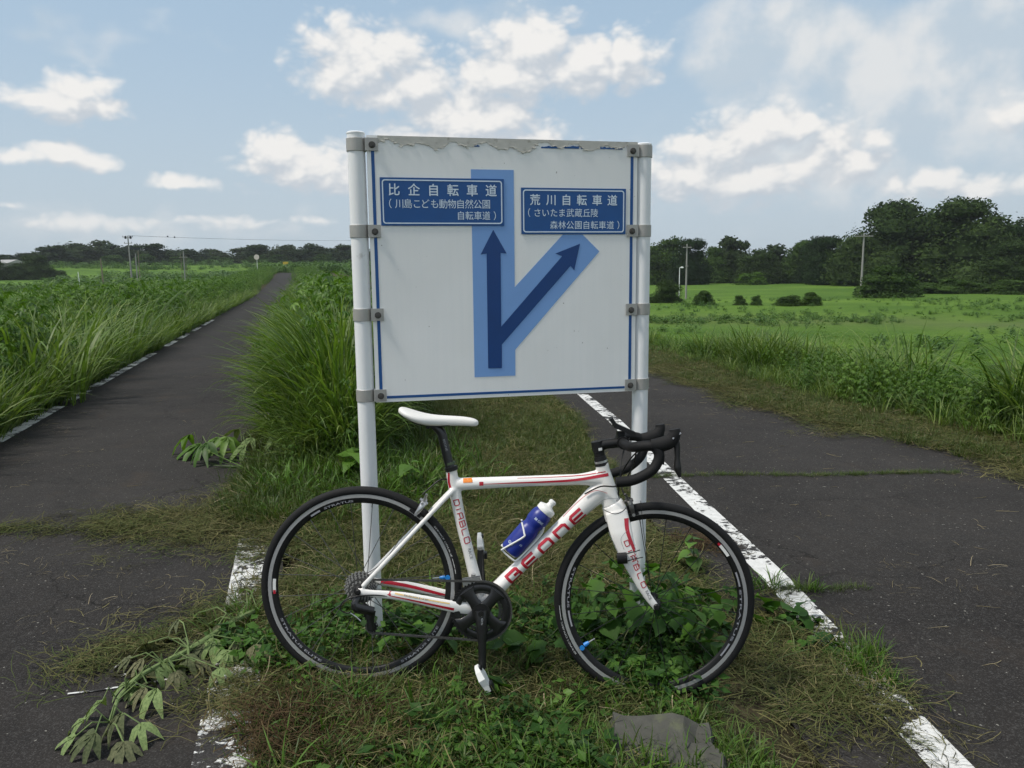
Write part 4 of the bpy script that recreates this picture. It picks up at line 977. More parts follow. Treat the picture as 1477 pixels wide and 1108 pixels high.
def ovate(seed, size, mt, curl=.25, lobed=False):
    r = random.Random(seed); V = []; F = []; n = 6
    W_ = [.0, .62, .98, .86, .52, .22, 0] if not lobed else [.0, .78, .72, .95, .5, .22, 0]
    for i in range(n+1):
        t = i/n; w = W_[i]*.47*size; z_ = -curl*size*t*t+r.uniform(-.02, .02)*size
        V += [(t*size, w, z_+.10*w+r.uniform(-.02, .03)*size), (t*size, 0, z_-.04*size*(0 < i < n)), (t*size, -w, z_+.10*w+r.uniform(-.02, .03)*size)]
    for i in range(n): a = 3*i; F += [(a, a+1, a+4, a+3), (a+1, a+2, a+5, a+4)]
    return mesh(V, F, mt, True)
def herb(seed, n, h, ls, mt):
    r = random.Random(seed); mb = MB()
    for _ in range(n):
        a = r.uniform(0, 6.28); q = r.uniform(0, .5)*h; z_ = r.uniform(.2, 1)*h; s_ = ls*r.uniform(.6, 1.3)
        M4 = Matrix.Translation((q*math.cos(a), q*math.sin(a), z_)) @ Matrix.Rotation(a+r.uniform(-.6, .6), 4, 'Z') @ Matrix.Rotation(r.uniform(-.3, .6), 4, 'Y') @ Matrix.Rotation(r.uniform(-.5, .5), 4, 'X')
        V = [(0, 0, 0), (.45*s_, .30*s_, .03*s_), (s_, 0, -.12*s_), (.45*s_, -.30*s_, .03*s_), (.45*s_, 0, -.03*s_)]
        mb.add([tuple(M4 @ Vector(v)) for v in V], [(0, 4, 1), (1, 4, 2), (2, 4, 3), (3, 4, 0)])
        p = M4 @ Vector((0, 0, 0)); mb.add([(0, 0, 0), (.003, 0, 0), tuple(p)], [(0, 1, 2)])
    return mb.me(mt)

# ------------------------------------------------------------------ scattering uncountable stuff
_gn = {}
def scatter(name, label, cat, meshes, pts, top=True):
    """pts: list of (x, y, z, rx, ry, rz, s, mesh index)"""
    pts = np.array(pts, float)
    c = bpy.data.collections.new(name+'_kinds')
    for i, m in enumerate(meshes):
        o = bpy.data.objects.new('%s_kind_%02d' % (name, i), m); c.objects.link(o)
    me = bpy.data.meshes.new(name); me.vertices.add(len(pts)); me.vertices.foreach_set('co', pts[:, :3].astype(np.float32).ravel())
    a = me.attributes.new('rot', 'FLOAT_VECTOR', 'POINT'); a.data.foreach_set('vector', pts[:, 3:6].astype(np.float32).ravel())
    a = me.attributes.new('scl', 'FLOAT', 'POINT'); a.data.foreach_set('value', pts[:, 6].astype(np.float32))
    a = me.attributes.new('pid', 'INT', 'POINT'); a.data.foreach_set('value', pts[:, 7].astype(np.int32))
    o = obj(name, me)
    t = bpy.data.node_groups.new(name, 'GeometryNodeTree'); t.is_modifier = True
    t.interface.new_socket('Geometry', in_out='INPUT', socket_type='NodeSocketGeometry'); t.interface.new_socket('Geometry', in_out='OUTPUT', socket_type='NodeSocketGeometry')
    n = t.nodes; l = t.links; gi = n.new('NodeGroupInput'); go = n.new('NodeGroupOutput')
    ci = n.new('GeometryNodeCollectionInfo'); ci.inputs['Collection'].default_value = c; ci.inputs['Separate Children'].default_value = True; ci.inputs['Reset Children'].default_value = True
    ip = n.new('GeometryNodeInstanceOnPoints'); ip.inputs['Pick Instance'].default_value = True
    def attr(nm, dt): q = n.new('GeometryNodeInputNamedAttribute'); q.data_type = dt; q.inputs['Name'].default_value = nm; return q.outputs['Attribute']
    m2p = n.new('GeometryNodeMeshToPoints'); l.new(gi.outputs[0], m2p.inputs['Mesh'])
    l.new(m2p.outputs[0], ip.inputs['Points']); l.new(ci.outputs[0], ip.inputs['Instance']); l.new(attr('pid', 'INT'), ip.inputs['Instance Index'])
    l.new(attr('rot', 'FLOAT_VECTOR'), ip.inputs['Rotation']); l.new(attr('scl', 'FLOAT'), ip.inputs['Scale']); l.new(ip.outputs[0], go.inputs[0])
    md = o.modifiers.new('scatter', 'NODES'); md.node_group = t
    tag(o, label, cat, kind='stuff'); return o
def field_pts(n, fx, fy, dens, nm, smin=.7, smax=1.3, tilt=.12, dz=0., seed=1, zfun=None):
    """n trial spots; dens(x, y) is the chance that one is kept"""
    r = np.random.default_rng(seed); x = r.uniform(*fx, n); y = r.uniform(*fy, n) if not callable(fy) else fy(r, n)
    k = r.random(n) < dens(x, y); x, y = x[k], y[k]; m = len(x); z = ground_z(x, y)+dz
    return np.stack([x, y, z, r.normal(0, tilt, m), r.normal(0, tilt, m), r.uniform(0, 6.283, m), r.uniform(smin, smax, m), r.integers(0, nm, m)], 1)
def vn(x, y, s, seed=0):                                             # smooth value noise 0..1
    r = np.random.default_rng(seed); T_ = r.random((64, 64)); x = np.asarray(x)*s; y = np.asarray(y)*s
    xi = np.floor(x).astype(int); yi = np.floor(y).astype(int); fx, fy = x-xi, y-yi; fx = fx*fx*(3-2*fx); fy = fy*fy*(3-2*fy)
    g = lambda a, b: T_[a % 64, b % 64]
    return (g(xi, yi)*(1-fx)+g(xi+1, yi)*fx)*(1-fy)+(g(xi, yi+1)*(1-fx)+g(xi+1, yi+1)*fx)*fy
def bump_(x, y, cx_, cy_, rx, ry=None): ry = ry or rx; return np.exp(-((x-cx_)/rx)**2-((y-cy_)/ry)**2)

reeds = [tuft(100+i, 13, (.70, 1.42), .024, .14, (.02, .55), (.5, 2.6), 8, M['reed']) for i in range(6)]
reeds_short = [tuft(120+i, 14, (.35, .80), .015, .10, (.1, .6), (.5, 2.0), 6, M['reed']) for i in range(3)]
rag = [ragweed_mesh(200+i, 1.15+.1*(i % 3), M['ragweed']) for i in range(5)]
lawn = [tuft(300+i, 22, (.03, .10), .0035, .05, (.1, 1.0), (.2, 1.6), 3, M['lawn']) for i in range(5)]
fresh = [tuft(320+i, 12, (.08, .20), .0075, .04, (.1, .9), (.4, 2.0), 5, M['fresh' if i % 2 else 'lawn']) for i in range(4)]
hay = [haymesh(340+i, 34, M['hay'], .10, (.025, .13), (.001, .0032), .018) for i in range(6)]
straw = [haymesh(360+i, 5, M['straw'], .10, (.05, .22), (.0018, .004), .012) for i in range(4)]
brown = [haymesh(380+i, 26, M['browned'], .08, (.02, .10), (.001, .003), .025) for i in range(3)]
herbs = [herb(400+i, 16, .08, .022+.010*i, M['kudzu']) for i in range(3)]+[herb(410, 14, .07, .025, M['fresh']), herb(411, 22, .06, .018, M['fresh']), herb(412, 22, .05, .016, M['lawn'])]

# band of reeds and ragweed on the far side of the left path
def dl(x, y):
    s_ = xl(y)-.06-x; edge = S(.0, .35, s_)*S(6.2, 4.6, s_); vis = (x/y > -.80)*(y > 3)
    return edge*vis*np.clip(1.25/(1+((y-6)/16)**2)+.05, 0, 1)
ydist = lambda r, n: 3.5+150*r.random(n)**2.2
def band_x(r_x, r_y): return r_x
def band(n, side, dens, nm, smin, smax, seed, tilt=.12, spread=6.4, ymax=150, pw=2.2, y0=3.5):
    r = np.random.default_rng(seed); y = y0+(ymax-y0)*r.random(n)**pw; s_ = r.random(n)*spread
    x = (xl(y)-s_-.04) if side == 'L' else (xr(y)+s_)
    k = r.random(n) < dens(s_, y, x); x, y, s_ = x[k], y[k], s_[k]; m = len(x)
    return np.stack([x, y, ground_z(x, y), r.normal(0, tilt, m), r.normal(0, tilt, m), r.uniform(0, 6.283, m), r.uniform(smin, smax, m), r.integers(0, nm, m)], 1), s_
visL = lambda x, y: (x/y > -.82)
p1, s1 = band(15000, 'L', lambda s_, y, x: visL(x, y)*(.25+.75*S(.42, .54, vn(x, y, .35, 3)))*(.25+.75*S(30, 9, y))*(s_ > .38), 6, .72, 1.05, 11)
p1[:, 6] *= (.62+.38*S(.05, .9, s1))*.93
p2, s2 = band(16000, 'L', lambda s_, y, x: visL(x, y)*(.12+.88*S(.52, .38, vn(x, y, .35, 3)))*(s_ > .12), 5, .72, 1.0, 12)
p2[:, 6] *= (.60+.40*S(.0, 1.0, s2))*.92; p2[:, 7] += 6
p3, s3 = band(9000, 'L', lambda s_, y, x: .6*visL(x, y)*(s_ < .5)*S(60, 20, y), 3, .6, 1.1, 13, spread=.6); p3[:, 7] += 11
scatter('tall_grass', 'dense band of tall reed grass and lobed leafy weeds left of the left path', 'grass', reeds+rag+reeds_short, np.vstack([p1, p2, p3]))
rq = np.random.default_rng(77); tl = []
for px_, D_, k_ in ((18, 9.2, 3), (60, 9.5, 3), (105, 11.5, 3), (85, 9.8, 2), (170, 14, 2), (210, 19, 2)):
    for _ in range(k_):
        x_, y_, z_ = at(px_+rq.uniform(-12, 12), D_+rq.uniform(-.4, .4)); tl.append((x_, y_, z_, 0, 0, rq.uniform(0, 6), rq.uniform(1.05, 1.25), rq.integers(0, 6)))
scatter('reed_grass', 'taller pale reed tufts rising above the left grass band', 'grass', reeds, tl)
lt = []
for _ in range(12):
    px_, py_ = rq.uniform(345, 470), rq.uniform(650, 685); p_ = onground(px_, py_); lt.append((p_[0], p_[1], p_[2]+.03, rq.uniform(-.25, .1), R(-84)+rq.normal(0, .06), rq.normal(0, .4), rq.uniform(.35, .65), rq.integers(0, 2)))
rflat = [tuft(140+i, 7, (.5, 1.0), .014, .05, (.0, .12), (-.1, .25), 5, M['reed']) for i in range(2)]
scatter('cut_grass', 'cut green reed blades lying flat over the edge of the left path', 'grass', rflat, lt)
# stand between the two paths, behind the sign
def stand(n, seed, dens, smin, smax, nm, off=0):
    r = np.random.default_rng(seed); y = 4.9+130*r.random(n)**2.6; a, b_ = xm(y)+.26-.30*S(7, 14, y), np.maximum(np.minimum(xp(y)-.5, -.205*y), xm(y)+.75); x = a+.02+(b_-a-.02)*r.random(n)
    k = r.random(n) < dens(x, y, x-a); x, y = x[k], y[k]; e = (x-xm(y)-.26); m = len(x)
    sc = r.uniform(smin, smax, m)*(.62+.38*S(0, .6, e))*(.45+.55*S(4.9, 6.2, y))
    return np.stack([x, y, ground_z(x, y), r.normal(0, .12, m), r.normal(0, .12, m)-.30*S(.6, 0, e), r.uniform(0, 6.283, m), sc, r.integers(0, nm, m)+off], 1)
q1 = stand(5200, 21, lambda x, y, e: (y > 5.2)*(.35+.65*S(9, 30, y)*0+.65*S(.35, .6, vn(x, y, .6, 8)))*S(60, 30, y), .82, 1.16, 6)
q2 = stand(2600, 22, lambda x, y, e: (y > 5.6)*S(.62, .40, vn(x, y, .6, 8)), .7, 1.0, 5, 6)
q3 = stand(1500, 23, lambda x, y, e: (y < 8.), .6, 1.2, 3, 11)
dead = [tuft(150+i, 6, (.5, 1.3), .012, .12, (.05, .6), (.4, 2.2), 7, M['wilt']) for i in range(3)]
q4 = stand(700, 24, lambda x, y, e: (y > 5.3)*S(25, 12, y), .8, 1.1, 3, 14); q5 = stand(500, 25, lambda x, y, e: (y > 5.)*(y < 9), .35, .75, 5, 6)
scatter('tall_grass', 'stand of tall arching grass between the paths behind the sign post', 'grass', reeds+rag+reeds_short+dead, np.vstack([q1, q2, q3, q4, q5]))
# slope below the right path
def rs(p, k=1.): p[:, 6] *= k*(.35+.65*S(17, 7, p[:, 1])); return p
p1, s1 = band(3600, 'R', lambda s_, y, x: (x/y < .9)*(x/y > .1)*S(.7, 1.2, s_)*(.05+.95*S(.25, .42, vn(x, y, .8, 5)))*(y < 16)*S(.75, .45, x/y*0+.5*(y < 4)), 6, .50, .92, 31, spread=2.0, ymax=18, pw=1.2); rs(p1)
p2, s2 = band(5200, 'R', lambda s_, y, x: (x/y < .9)*(x/y > .1)*S(.55, 1.1, s_)*(.2+.8*S(.62, .45, vn(x, y, .8, 5)))*(y < 24), 5, .20, .40, 32, spread=2.6, ymax=24, pw=1.3); rs(p2); p2[:, 7] += 6
p3, s3 = band(6000, 'R', lambda s_, y, x: (x/y < .9)*(x/y > .1)*S(.35, .7, s_)*(y < 24), 3, .3, .6, 33, spread=3.4, ymax=24, pw=1.3); rs(p3); p3[:, 7] += 11
pass
scatter('tall_grass', 'grey green reed grass and leafy weeds on the slope right of the right path', 'grass', reeds+rag+reeds_short, np.vstack([p1, p2, p3]))
# shaved verge of the right path: cut stubble and hay
vy = lambda r_, n: None
def vergepts(n, seed, lo, hi, nm, smin, smax, off=0, dens=None):
    r = np.random.default_rng(seed); y = 2.6+16*r.random(n)**1.25; s_ = lo+(hi-lo)*r.random(n); x = xr(y)+s_
    k = np.ones(n, bool) if dens is None else r.random(n) < dens(x, y, s_); x, y = x[k], y[k]; m = len(x)
    return np.stack([x, y, ground_z(x, y)+.006, r.normal(0, .1, m), r.normal(0, .1, m), r.uniform(0, 6.283, m), r.uniform(smin, smax, m), r.integers(0, nm, m)+off], 1)
edge_d = lambda x, y, s_: S(-.30-.75*vn(x, y, 1.2, 9), .02, s_)*S(1.25, .7, s_)
v1 = vergepts(15000, 41, -1.2, 1.05, 6, .8, 1.7, 0, edge_d)
v2 = vergepts(6500, 42, -.3, 1.1, 5, .8, 1.6, 6, lambda x, y, s_: S(.35, .6, vn(x, y, .9, 4)))
v3 = vergepts(2500, 43, -.8, .9, 4, .7, 1.4, 11, edge_d)
scatter('mown_grass', 'strip of cut yellowed grass along the right path edge', 'grass', hay+lawn+straw, np.vstack([v1, v2, v3]))

# median round the sign
def xleft_edge(y): return np.where(y < 3.4, xm(y)+.1, xm(y)+.0)
def med(x, y):                                                        # 1 inside the verge between the paths
    jag = .10*(vn(x, y, 3, 6)-.5)+.25*(vn(x, y, 1.1, 7)-.5)
    l_ = S(-.05, .18, x-(xm(y)+.22)-jag+.30*S(3.65, 4.2, y)*S(9, 5.5, y)+.22*bump_(0, y, 0, 2.75, 1, .22)); r_ = S(.02, .28, (xp(y)-.24-.12*S(3.3, 2.5, y))-x+jag)
    return l_*r_
def tongue(x, y):                                                     # mown litter spilling over the left path
    yc = 4.12+.10*(x+1.4); wdt = .40*np.clip(1-(-1.3-x)/1.7, 0.08, 1)
    return np.exp(-((y-yc)/wdt)**2)*(x < -.9)*(x > -2.9)*np.clip(1.1-(-1.0-x)/1.9, 0, 1)
def spill(x, y): return bump_(x, y, -.85, 3.0, .28, .20)+.8*bump_(x, y, -.75, 2.35, .20, .16)+.5*bump_(x, y, .98, 2.85, .22, .4)+.45*bump_(x, y, 1.15, 2.45, .18, .2)
NEAR = lambda r, n: 1.6+8.5*r.random(n)**1.5
greenness = lambda x, y: S(.35, .65, vn(x, y, 1.3, 12))
m1 = field_pts(52000, (-2.6, 1.3), NEAR, lambda x, y: np.clip(med(x, y)*(.5+.5*greenness(x, y)), 0, 1), 5, .7, 1.5, .25, seed=51)
m2 = field_pts(42000, (-3.0, 1.4), NEAR, lambda x, y: np.clip(med(x, y)*(.80-.4*greenness(x, y)+.25*(y > 4)-.3*(y < 2.9))+tongue(x, y)*1.3*(.3+vn(x, y, 5, 61))+spill(x, y)*.8+.35*np.exp(-((y-(3.02-.75*(-.9-x)/.9*1.0))/.13)**2)*(x < -.7)*(x > -1.55), 0, 1), 6, .6, 1.25, .15, .004, 52); m2[:, 7] += 5
m3 = field_pts(9000, (-1.9, 1.6), NEAR, lambda x, y: np.clip(med(x, y)*.5+tongue(x, y)*.4+spill(x, y)*.5, 0, 1), 4, .35, .9, .2, .012, 53); m3[:, 7] += 11
m1[:, 6] *= .55+.25*S(3.2, 5.5, m1[:, 1])+.5*S(-.5, -1.1, m1[:, 0])*(m1[:, 1] > 4)
scatter('mown_grass', 'olive mown grass and clippings on the strip between the paths', 'grass', lawn+hay+straw, np.vstack([m1, m2, m3]))
# fresh long-bladed grass and herbs low at the front and at the foot of the stand
f1 = field_pts(30000, (-1.6, 1.4), (1.6, 6.2), lambda x, y: np.clip(med(x, y)*(.10*(y < 3.2)+.75*bump_(x, y, .30, 1.95, .50, .13)+.6*bump_(x, y, .62, 1.95, .30, .10)+.35*bump_(x, y, .85, 2.15, .25, .2)+.10*bump_(x, y, -.35, 2.15, .5, .2)+.7*bump_(x, y, -1.0, 4.9, .5, .7))+.8*bump_(x, y, 1.30, 2.66, .09, .11)+.35*bump_(x, y, 1.38, 3.35, .22, .04), 0, 1), 4, .35, .85, .3, seed=61); f1[:, 6] *= 1+.5*(f1[:, 1] > 4.4)
f2 = field_pts(14000, (-1.4, 1.4), (1.6, 4.2), lambda x, y: np.clip(med(x, y)*(.9*S(3.2, 2.6, y)+.5*bump_(x, y, .55, 2.7, .5, .4)+.5*bump_(x, y, .75, 2.25, .3, .25)+.4*bump_(x, y, -.4, 2.5, .4, .25))*S(.25, .55, vn(x, y, 2, 15)), 0, 1), 6, .6, 1.3, .3, seed=62); f2[:, 7] += 4
scatter('weeds', 'fresh green grass blades and small weeds under the bicycle', 'weeds', fresh+herbs, np.vstack([f1, f2]))
b1_ = field_pts(9000, (-1.2, 1.3), (1.7, 4.5), lambda x, y: np.clip(1.0*bump_(x, y, -.58, 2.12, .22, .14)+.5*bump_(x, y, 1.0, 3.95, .16, .10)+.3*bump_(x, y, -.75, 2.28, .12, .06), 0, 1), 3, .6, 1.3, .2, .01, 63)
scatter('dead_roots', 'dark brown dried roots and moss clods on the painted lines', 'debris', brown, b1_)
# joint grown over with moss and grass, right path
r_ = np.random.default_rng(64); n = 420; x_ = r_.uniform(.95, 3.2, n); y_ = 5.32+.02*np.sin(x_*5)+r_.normal(0, .018, n)
x2 = r_.uniform(1.2, 1.62, 70); y2 = 3.34+r_.normal(0, .018, 70); x_ = np.r_[x_, x2]; y_ = np.r_[y_, y2]; n = len(x_)
scatter('joint_grass', 'thin line of moss and grass in the joint across the right path', 'grass', lawn, np.stack([x_, y_, ground_z(x_, y_), 0*x_, 0*x_, r_.uniform(0, 6.28, n), r_.uniform(.25, .6, n), r_.integers(0, 5, n)], 1))
# single straws, twigs and leaf scraps over the asphalt
l1 = field_pts(1500, (-4.5, 4.2), (1.6, 12), lambda x, y: (((x > xl(y)) & (x < xm(y))) | ((x > xp(y)) & (x < xr(y))))*(.12+.8*S(.55, .8, vn(x, y, .9, 17))), 4, .15, .7, .05, .008, 71)
twig = []
for i in range(5):
    rr = random.Random(900+i); mb = MB(); p = [Vector((0, 0, .003))]; a = 0
    for k in range(5): a += rr.uniform(-.35, .35); ll_ = rr.uniform(.012, .035); p.append(p[-1]+Vector((math.cos(a)*ll_, math.sin(a)*ll_, rr.uniform(-.002, .003)))); p[-1].z = max(.002, p[-1].z)
    mb.tube(p, [.0014, .0018, .0015, .0012, .001, .0006], 4); mb.tube([p[2], p[2]+Vector((.02, .02, .002))], .0008, 4); twig.append(mb.me(M['straw']))
l2 = field_pts(420, (-4.5, 4.2), (1.6, 9), lambda x, y: (((x > xl(y)) & (x < xm(y))) | ((x > xp(y)) & (x < xr(y))))*(.25+.6*(x > 1)), 5, .3, 1.0, .02, .006, 72); l2[:, 7] += 4
scatter('litter', 'dry straws, twigs and leaf scraps scattered on the dark asphalt', 'debris', straw+twig, np.vstack([l1, l2]))

# fields: clumps of weeds on the right field and rough grass at its edges
fw = [herb(500+i, 60, .55, .16, M['fieldweed']) for i in range(3)]+[tuft(510+i, 40, (.2, .5), .03, .25, (.1, .8), (.4, 1.4), 3, M['fieldgrass' if False else 'fieldweed']) for i in range(3)]
def polar(n, a0, a1, D0, D1, seed, dens, nm, smin, smax, pw=1.):
    r = np.random.default_rng(seed); a = r.uniform(R(a0), R(a1), n); D_ = D0+(D1-D0)*r.random(n)**pw; x = D_*np.sin(a); y = D_*np.cos(a)
    k = r.random(n) < dens(x, y, D_); x, y = x[k], y[k]; m = len(x)
    return np.stack([x, y, ground_z(x, y), r.normal(0, .1, m), r.normal(0, .1, m), r.uniform(0, 6.283, m), r.uniform(smin, smax, m), r.integers(0, nm, m)], 1)
w1 = polar(9000, 8, 40, 26, 56, 81, lambda x, y, D_: .10*S(.60, .85, vn(x, y, .22, 22)+.22*S(.42, .22, np.arctan2(x, y))), 3, .45, 1.0)
w2 = polar(9000, 8, 40, 54, 63, 82, lambda x, y, D_: .10*S(.45, .7, vn(x, y, .25, 23)), 6, .35, .8)
w3 = polar(9000, 8, 36, 10, 40, 83, lambda x, y, D_: .06+.25*S(.5, .7, vn(x, y, .1, 24)), 3, .2, .42, .8); w3[:, 7] += 3
scatter('field_weeds', 'scattered clumps of green weeds over the right field', 'weeds', fw, np.vstack([w1, w2, w3]))
M['fieldgrass'] = leafmat('fieldgrass', [(.075, .165, .02), (.105, .20, .026), (.135, .24, .035)], .25, patch=.25)
fg = [tuft(530+i, 46, (.03, .09), .012, .45, (.1, 1.1), (.3, 1.6), 2, M['fieldgrass']) for i in range(4)]
w5 = polar(26000, 6, 41, 12, 50, 85, lambda x, y, D_: (x-xr(y) > 4.5)*S(52, 30, D_)*(.25+.5*S(.4, .6, vn(x, y, .15, 27))), 4, .6, 1.3, .8)
scatter('field_grass', 'short rough grass covering the open right field', 'grass', fg, w5)
w4 = polar(7000, -36, -9, 130, 262, 84, lambda x, y, D_: .6*S(.4, .6, vn(x, y*2.5, .03, 25)), 6, 1.4, 3.2)
w6 = polar(9000, 8, 41, 60, 84, 86, lambda x, y, D_: .01+.09*S(.42, .62, vn(x, y, .13, 29)), 6, .35, .9)
scatter('field_weeds', 'band of rough weeds on the bank behind the right field', 'weeds', fw, w6)
scatter('field_weeds', 'rows of rough grass across the sloping left field', 'grass', fw, w4)

# ------------------------------------------------------------------ vines under the wheels: every large leaf is a part
kl = [ovate(600+i, .085, M['kudzu'], .25, i % 2 == 0) for i in range(5)]
def vine(name, label, spots, seed, stems):
    r = random.Random(seed); cx_ = sum(s[0] for s in spots)/len(spots); cy_ = sum(s[1] for s in spots)/len(spots)
    root = empty(name, (cx_, cy_, gz(cx_, cy_))); tag(root, label, 'vine')
    o0 = Vector(root.location)
    for (x_, y_, rad, zr, n) in spots:
        for _ in range(n):
            a = r.uniform(0, 6.28); q = rad*math.sqrt(r.random()); X_ = x_+q*math.cos(a); Y_ = y_+q*math.sin(a)*.7; z_ = gz(X_, Y_)+r.uniform(.02, zr)
            o = obj('leaf', r.choice(kl), root, Vector((X_, Y_, z_))-o0); s_ = r.choice((.35, .5, .65, .8, .95, 1.15)); o.scale = (s_, s_*r.uniform(.8, 1.15), s_)
            o.rotation_euler = (r.uniform(-.5, .5), r.uniform(-.2, .9), r.uniform(0, 6.28))
    for _ in range(stems):
        s = r.choice(spots); a = r.uniform(0, 6.28); p = Vector((s[0], s[1], 0)); P_ = []
        for k in range(7):
            p = p+Vector((math.cos(a)*.05, math.sin(a)*.04, 0)); a += r.uniform(-.6, .6); P_.append((p.x-o0.x, p.y-o0.y, gz(p.x, p.y)-o0.z+.02+s[3]*.6*math.sin(k*.5)))
        mb = MB(); mb.tube(P_, .0018, 5); mb.build('stem', M['stem'], root, True)
    return root
vine('vine', 'dark green broad leaved vine growing behind the front wheel', [(.42, 2.78, .20, .26, 60), (.62, 2.70, .20, .22, 52), (.24, 2.75, .12, .18, 26), (.72, 2.95, .15, .20, 30), (.50, 2.95, .2, .30, 40)], 1, 9)
vine('vine', 'low vine with a few leaves behind the rear wheel and crank', [(-.42, 2.62, .14, .15, 24), (-.28, 2.60, .1, .12, 12), (.02, 2.58, .14, .14, 26), (-.10, 2.35, .12, .08, 12)], 2, 4)
vine('vine', 'creeping vine with bright leaves lying across the right white line', [(1.04, 3.02, .10, .10, 14), (1.17, 2.98, .11, .09, 20), (1.16, 2.78, .09, .07, 12), (.90, 3.15, .08, .10, 8)], 3, 4)
# broad-leaved sprouts at the foot of the left post
def sprout(x_, y_, h, label, seed, mt, n=9, ls=.09):
    r = random.Random(seed); root = empty('weed_plant', (x_, y_, gz(x_, y_))); tag(root, label, 'plant')
    mb = MB(); mb.tube([(0, 0, -.02), (.01, 0, h*.5), (.0, .01, h)], [.004, .003, .002], 6); mb.build('stem', M['stem'], root, True)
    me = ovate(seed, ls, mt, .5)
    for k in range(n):
        a = k*2.4; o = obj('leaf', me, root, (0, 0, h*(.3+.7*k/n))); o.rotation_euler = (r.uniform(-.3, .3), r.uniform(-.4, .5), a); s_ = r.uniform(.7, 1.3); o.scale = (s_,)*3
sprout(-.63, 4.6, .22, 'pale leafy weed sprouting right of the left sign post', 31, M['fresh'])
sprout(-1.0, 4.75, .25, 'yellow green leafy weed at the foot of the grass stand', 33, M['fresh'], 12, .11)
sprout(.86, 3.55, .20, 'bright leafy weed seen through the top of the front wheel', 35, M['fresh'], 10, .08)

# ------------------------------------------------------------------ cut stalks lying on the asphalt
def fallen(name, label, line, leaves, wiltm, seed, rad=.007, lsz=.16):
    r = random.Random(seed); P_ = [Vector(onground(px, py)) for px, py in line]; o0 = P_[0].copy(); root = empty(name, o0); tag(root, label, 'cut plant')
    pts = [p-o0+Vector((0, 0, .016+.02*math.sin(i*1.3)**2)) for i, p in enumerate(P_)]
    for q_ in pts: q_.z += .022
    mb = MB(); mb.tube(spline(pts), [rad*(1-.5*i/(6*(len(pts)-1))) for i in range(6*(len(pts)-1)+1)], 8); mb.build('stem', M['wilt'], root, True)
    var = []
    for k in range(4):
        mb = MB(); leaf_palmate(mb, Matrix(), 1, 5 if k % 2 else 3, .75, random.Random(seed+k)); var.append(mb.me(wiltm[k % len(wiltm)], True))
    for (px, py, s_, ang) in leaves:
        if py == 0: py = float(np.interp(px, [165, 200, 275, 372], [1050, 1000, 953, 893]))+r.uniform(-22, 30)
        p = Vector(onground(px, py))-o0; h = r.uniform(.035, .075)*(2.2 if seed == 47 else 1)
        mb = MB(); q = min(pts, key=lambda t: (t-p).length); mb.tube([tuple(q), tuple((q+p)/2+Vector((0, 0, h*1.1))), tuple(p+Vector((0, 0, h)))], .0022, 5); mb.build('leaf_stalk', M['wilt'], root, True)
        o = obj('leaf', r.choice(var), root, p+Vector((0, 0, h))); o.scale = (lsz*s_,)*3; o.rotation_euler = (r.uniform(-.3, .3), r.uniform(.05, .35), R(ang))
    return root
fallen('fallen_stalk', 'long cut weed stalk with wilted lobed leaves lying on the left path', [(372, 893), (342, 915), (275, 953), (237, 975), (200, 1000), (182, 1012), (172, 1035), (160, 1060)],
       [(272, 965, 1.0, -100), (318, 985, .8, -60), (228, 1022, 1.0, -110), (178, 1060, 1.0, -140), (150, 1045, .9, 170), (125, 1065, .8, 180), (205, 1068, .8, -60), (140, 1088, .9, -130), (180, 1090, .9, -90), (110, 1080, .7, 200),
        (215, 950, .8, 150), (190, 968, .7, 180), (245, 935, .8, 120), (300, 915, .8, 100), (330, 893, .9, 60), (290, 905, .7, 150), (355, 872, .8, 80), (260, 920, .7, 200), (345, 945, .7, -60)]+[(random.Random(q).uniform(0, 1)*190+165, 0, .8, random.Random(q+50).uniform(0, 360)) for q in range(22)], [M['wilt'], M['wilt_dark']], 41, .011, .115)
fallen('fallen_stalk', 'bent bright green stalk with hand shaped leaves drooping over the left path', [(470, 650), (430, 640), (390, 642), (350, 648), (318, 652), (290, 658)],
       [(315, 652, 1.5, -130), (290, 660, 1.5, -150), (345, 640, 1.2, 160), (410, 640, 1.4, -90), (402, 655, 1.2, -70), (365, 655, 1.0, -110), (435, 652, 1.2, -60), (300, 668, 1.3, -120), (330, 662, 1.3, -90), (355, 665, 1.2, -140), (385, 638, 1.3, 150), (425, 665, 1.2, -90), (275, 655, 1.2, 180)], [M['wilt'], M['ragweed']], 47, .009, .17)
fallen('fallen_stalk', 'small cut grass stalk wilting beside the painted line under the rear wheel', [(395, 950), (360, 940), (330, 930), (300, 935)], [(310, 945, .6, -120), (340, 925, .6, 120), (370, 958, .7, -80), (330, 958, .6, -100)], [M['wilt_dark'], M['wilt']], 53, .004)
# stone sunk in the grass at the front
r_ = random.Random(3); bm = bmesh.new(); bmesh.ops.create_cube(bm, size=1); bmesh.ops.subdivide_edges(bm, edges=bm.edges[:], cuts=6, use_grid_fill=True)
for v in bm.verts:
    x_, y_, z_ = v.co; k = 1-.22*(z_+.5); v.co = Vector((x_*.42*k*(1-.12*(y_ > 0)), y_*.26*k, z_*.16))
    nz = math.sin(x_*9+1)*.006+math.sin(y_*13+x_*5)*.005; v.co += Vector((nz+r_.uniform(-.006, .006), nz*.6+r_.uniform(-.006, .006), .018*x_+(-.03 if (x_ > .3 and y_ > .2) else 0)+r_.uniform(-.005, .005)))
stone_me = bpy.data.meshes.new('stone'); bm.to_mesh(stone_me); bm.free(); stone_me.materials.append(M['concrete']); stone_me.polygons.foreach_set('use_smooth', [True]*len(stone_me.polygons)); stone_me.set_sharp_from_angle(angle=R(22))
